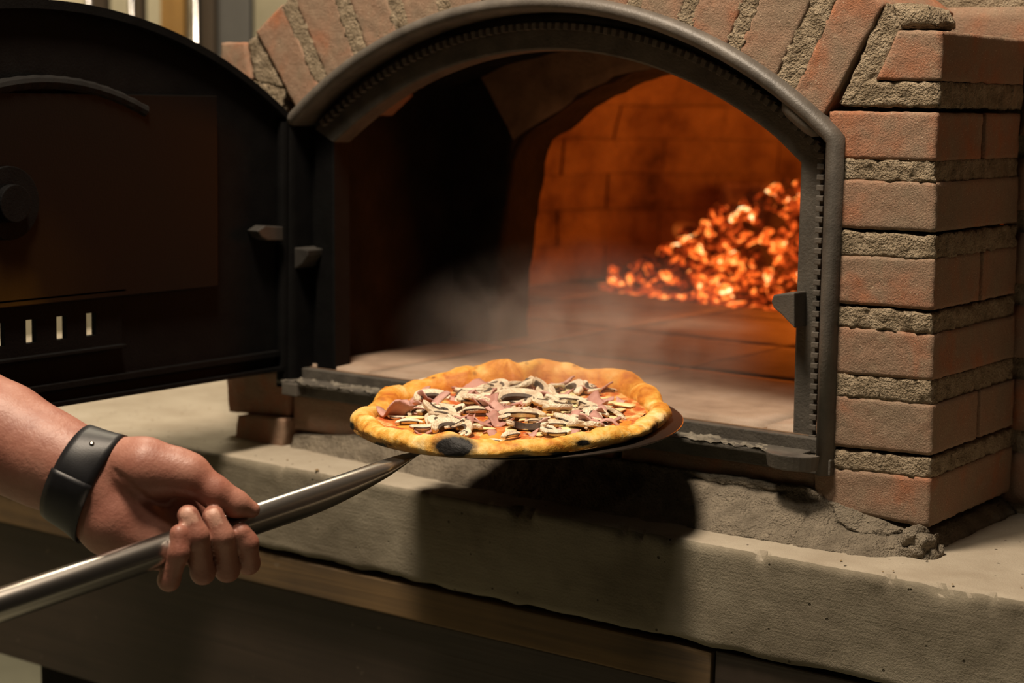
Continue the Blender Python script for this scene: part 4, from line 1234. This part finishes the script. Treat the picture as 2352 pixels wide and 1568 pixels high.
D = chain(fore, .02)
pm = None
for ch_ in palm:
    e = chain(ch_, .015); pm = e if pm is None else smin(pm, e, .012)
D = smin(D, pm, .016)
tn_ = smin(chain(thenar, .012), chain(thumb, .006), .007)
D = smin(D, tn_, .006)
for ch_ in fing: D = smin(D, chain(ch_, .004), .0022)
def surf(px, py, t0=1.34, t1=1.50):
    for t in np.linspace(t0, t1, 200):
        p = at_d(px, py, t); i = np.round((p - lo_) / hres).astype(int)
        if (i >= 0).all() and (i < shape).all() and D[tuple(i)] < 0: return p
    return None


crease = [p for p in (surf(*q) for q in [(262, 1079), (280, 1095), (300, 1112), (322, 1133), (345, 1150), (368, 1160), (392, 1164)]) if p is not None]
cr_ = [.0001, .0007, .0011, .0014, .0014, .0010, .0003]
for a, b_, ra_, rb_ in zip(crease[:-1], crease[1:], cr_[:-1], cr_[1:]):
    D = -smin(-D, cone(G, a.astype(np.float32), b_.astype(np.float32), ra_, rb_), .0035)
hv, hf = surface_nets(D, lo_, hres); del G, D
nailmask = np.zeros(len(hv))
for ch_ in fing[1:3]:
    (tp_, r_t), (dp, r_d) = ch_[0], ch_[1]; ax = (tp_ - dp) / np.linalg.norm(tp_ - dp)
    cam_dir = (CAM - tp_) / np.linalg.norm(CAM - tp_); out = cam_dir - ax * (cam_dir @ ax); out /= np.linalg.norm(out); sd = np.cross(ax, out)
    q = hv - (tp_ + out * r_t * .6); nailmask = np.maximum(nailmask, ((np.abs(q @ sd) < .0056) & (np.abs(q @ ax - .0005) < .0070) & (q @ out > -.0005)).astype(float))
mt, nt, b = new_mat('skin'); v = coords(nt)
c = ramp(nt, noise(nt, v, 28, 5, .6), [(.3, (.28, .105, .072)), (.5, (.35, .15, .105)), (.7, (.41, .195, .14))])
c = mix(nt, math_n(nt, 'MULTIPLY', attr_n(nt, 'nail'), .8), c, (.62, .36, .27))
c = mix(nt, .3, c, ramp(nt, noise(nt, v, 420, 3, .6), [(.3, (.7, .62, .6)), (.7, (1, 1, 1))]), 'MULTIPLY')
nt.links.new(c, b.inputs['Base Color']); b.inputs['Roughness'].default_value = .48
bump(nt, b, math_n(nt, 'ADD', noise(nt, v, 300, 5, .65), math_n(nt, 'MULTIPLY', noise(nt, v, 45, 3), 1.5)), .35, .0012); M['skin'] = mt
pers = obj('person', hv, hf, M['skin']); attr(pers.data, 'nail', nailmask)
md = pers.modifiers.new('soften', 'SMOOTH'); md.factor = .5; md.iterations = 3
tag(pers, "bare forearm and hand gripping the peel handle, black band on the wrist", 'person')

# wristband: follows the measured wrist section
M['rubber'] = iron('black_silicone', (.012, .012, .014), .45, bs=900, bstr=.15, spec=.4)
ax = J(300, 1146, 1.436) - J(90, 1046, 1.445); ax /= np.linalg.norm(ax)
e1 = UP - ax * (UP @ ax); e1 /= np.linalg.norm(e1); e2 = np.cross(ax, e1)
wc = J(198, 1101, 1.436)
near = hv[np.abs((hv - wc) @ ax) < .03]


def section(off):
    q = near[np.abs((near - wc) @ ax - off) < .0035] - wc
    an = np.arctan2(q @ e2, q @ e1); rd = np.hypot(q @ e1, q @ e2); out = []
    for k in range(64):
        a = -math.pi + 2 * math.pi * (k + .5) / 64; mk = np.abs((an - a + math.pi) % (2 * math.pi) - math.pi) < .16
        out.append(rd[mk].mean() if mk.any() else rd.mean())
    out = np.array(out)
    for _ in range(4): out = (np.roll(out, 1) + 2 * out + np.roll(out, -1)) / 4
    return out


def band(w0, w1, lift0, thick, name, a_from=None, a_to=None):
    offs = np.linspace(w0, w1, 7); V = []; Fc = []
    ks = range(64) if a_from is None else range(a_from, a_to)
    for side in (0, 1):
        for j, of in enumerate(offs):
            rs = section(of); ed = abs(2 * j / 6 - 1) ** 4
            for k in ks:
                a = -math.pi + 2 * math.pi * ((k % 64) + .5) / 64; r = rs[k % 64] + lift0 + (thick * (1 - .5 * ed) if side else 0)
                V.append(wc + ax * of + r * (math.cos(a) * e1 + math.sin(a) * e2))
    nk = len(ks); closed = a_from is None
    I = lambda s_, j, k: s_ * 7 * nk + j * nk + (k % nk)
    for k in range(nk if closed else nk - 1):
        for j in range(6): Fc += [(I(1, j, k), I(1, j, k + 1), I(1, j + 1, k + 1), I(1, j + 1, k)), (I(0, j, k), I(0, j + 1, k), I(0, j + 1, k + 1), I(0, j, k + 1))]
        Fc += [(I(0, 0, k), I(0, 0, k + 1), I(1, 0, k + 1), I(1, 0, k)), (I(0, 6, k), I(1, 6, k), I(1, 6, k + 1), I(0, 6, k + 1))]
    if not closed:
        for k in (0, nk - 1): Fc += [(I(0, j, k), I(1, j, k), I(1, j + 1, k), I(0, j + 1, k)) for j in range(6)]
    return V, Fc


V, Fc = band(-.0165, .0165, .0003, .0026, 'wristband')
wb = obj('wristband', V, Fc, M['rubber'], pers); tag(wb, 'black silicone wristband')
bm = bmesh.new(); bm.from_mesh(wb.data); bmesh.ops.recalc_face_normals(bm, faces=bm.faces); bm.to_mesh(wb.data); bm.free()

# overlapping tail of the band and its stud
def band_angle(px, py):
    best = None
    for k in range(64):
        a = -math.pi + 2 * math.pi * (k + .5) / 64; p = wc + .034 * (math.cos(a) * e1 + math.sin(a) * e2)
        v_ = p - CAM; z_ = v_ @ FW; sx, sy = W / 2 + F * (v_ @ RT) / z_, H / 2 - F * (v_ @ UP) / z_
        if (p - wc) @ (CAM - wc) < 0: continue
        dd = math.hypot(sx - px, sy - py)
        if best is None or dd < best[0]: best = (dd, k)
    return best[1]


ka, kb_ = band_angle(165, 1092), band_angle(150, 1185)
k0, k1 = (ka, kb_) if (kb_ - ka) % 64 < 32 else (kb_, ka)
V, Fc = band(-.0172, .0172, .0024, .0026, 'tail', k0, k0 + (k1 - k0) % 64 + 8)
o = obj('band_tail', V, Fc, M['rubber'], wb)
bm = bmesh.new(); bm.from_mesh(o.data); bmesh.ops.recalc_face_normals(bm, faces=bm.faces); bm.to_mesh(o.data); bm.free()
ks_ = band_angle(205, 1026); a = -math.pi + 2 * math.pi * (ks_ + .5) / 64; rad_ = section(0.)[ks_] + .0029
pn = wc + rad_ * (math.cos(a) * e1 + math.sin(a) * e2); dn_ = math.cos(a) * e1 + math.sin(a) * e2
MB().tube([pn, pn + dn_ * .0008, pn + dn_ * .0012], [.0022, .0020, .0008], 12).build('stud', M['steel'], wb, smooth=True)

# ------------------------------------------------------------------ steam over the pizza
mt = bpy.data.materials.new('steam'); mt.use_nodes = True; nt = mt.node_tree; nt.nodes.clear()
outn = N(nt, 'ShaderNodeOutputMaterial'); vs_ = N(nt, 'ShaderNodeVolumePrincipled'); nt.links.new(vs_.outputs[0], outn.inputs['Volume'])
vs_.inputs['Color'].default_value = (.95, .93, .9, 1); vs_.inputs['Anisotropy'].default_value = .2
tc = N(nt, 'ShaderNodeTexCoord'); g_ = tc.outputs['Object']
ln = N(nt, 'ShaderNodeVectorMath', operation='LENGTH'); nt.links.new(g_, ln.inputs[0])
fall = math_n(nt, 'SUBTRACT', 1.0, ln.outputs['Value'], True)
wisp = noise(nt, coords(nt, 'Object', (2.2, 2.2, 1.1)), 1.0, 5, .55, 1.2)
dn = math_n(nt, 'MULTIPLY', math_n(nt, 'MULTIPLY', math_n(nt, 'SUBTRACT', wisp, .36, True), math_n(nt, 'POWER', fall, 1.5)), 38.0)
nt.links.new(dn, vs_.inputs['Density'])
bm = bmesh.new(); bmesh.ops.create_icosphere(bm, subdivisions=3, radius=1.0); me = bpy.data.meshes.new('steam'); bm.to_mesh(me); bm.free(); me.materials.append(mt)
o = link('steam', me, kind='stuff'); o.location = tuple(at_d(1340, 805, 1.78)); o.scale = (.205, .12, .12); o.rotation_euler = (0, 0, TH)
tag(o, 'thin steam rising off the hot pizza', 'steam', kind='stuff')

# ------------------------------------------------------------------ blurred room behind the door
M['pipe'] = iron('chrome_pipe', (.62, .60, .58), .22, metal=1.0, bstr=.0)
M['amber'] = wood('amber_wood', (.16, .08, .015), (.40, .22, .05), scale=(40, 40, 3), rough=.5)
M['grey_cloth'] = plain('grey_cabinet', (.10, .095, .085), .8)
M['dark_wood'] = plain('dark_wood', (.05, .032, .016), .7)


def post(name, px, wpx, t, mat, label, cat, zt=1.2, round_=True, group=None):
    c0 = at_d(px, 60, t); r = wpx / 2 / F * t
    mb = MB()
    if round_: mb.tube([(c0[0], c0[1], FLZ), (c0[0], c0[1], zt)], r, 18)
    else:
        ra = np.array([RT[0], RT[1]]); ra /= np.linalg.norm(ra); fa = np.array([-ra[1], ra[0]])
        q = [c0[:2] - ra * r, c0[:2] + ra * r, c0[:2] + ra * r + fa * .05, c0[:2] - ra * r + fa * .05]
        mb.prism([tuple(p) for p in q], lambda p, sd: (p[0], p[1], zt if sd else FLZ))
    o = mb.build(name, mat, smooth=round_); tag(o, label, cat, group); return o


post('steel_pipe', 450, 24, 3.4, M['pipe'], 'bright chrome pole standing beside the amber wooden post', 'pole')
post('steel_pipe', 303, 18, 3.5, M['pipe'], 'thin grey steel pole between the pale panels', 'pole')
post('steel_pipe', 205, 24, 3.5, M['pipe'], 'grey steel pole above the crown of the iron door', 'pole')
post('wooden_post', 396, 54, 3.6, M['amber'], 'amber wooden post behind the oven door', 'post', round_=False)
post('wooden_board', 464, 58, 3.65, M['dark_wood'], 'dark brown board behind the chrome pole', 'board', round_=False)
post('wooden_board', 229, 26, 3.62, M['dark_wood'], 'dark strip beside the leftmost steel pole', 'board', round_=False)
post('wooden_board', 317, 18, 3.62, M['dark_wood'], 'narrow dark strip beside the thin steel pole', 'board', round_=False)
post('cabinet', 533, 86, 3.7, M['grey_cloth'], 'dark grey tall cabinet next to the cream wall', 'cabinet', round_=False)
# crumbs on the ledge under the door
M['crumb'] = plain('crumb', (.20, .13, .05), .8)
cr_v, cr_f = MB(), None
for px, py in [(481, 937), (426, 934), (418, 949), (331, 960), (301, 982), (224, 965), (215, 952), (177, 938), (316, 951), (350, 964), (452, 984), (728, 1079), (660, 1056), (712, 1060), (2052, 1310), (2028, 1312), (1932, 1287), (2188, 1341), (2346, 1348)]:
    p = at_z(px, py, LZ + .001); r = random.uniform(.0008, .0018) * (2.4 if px == 728 else 1)
    cr_v.add([p + np.array(d) * r for d in ((1, 0, 0), (0, 1, 0), (-1, .2, 0), (.1, -1.1, 0), (.1, .1, .45))], [(0, 1, 4), (1, 2, 4), (2, 3, 4), (3, 0, 4), (3, 2, 1, 0)])
o = cr_v.build('crumbs', M['crumb']); tag(o, 'small dark crumbs scattered on the pale ledge top', 'crumbs', kind='stuff')
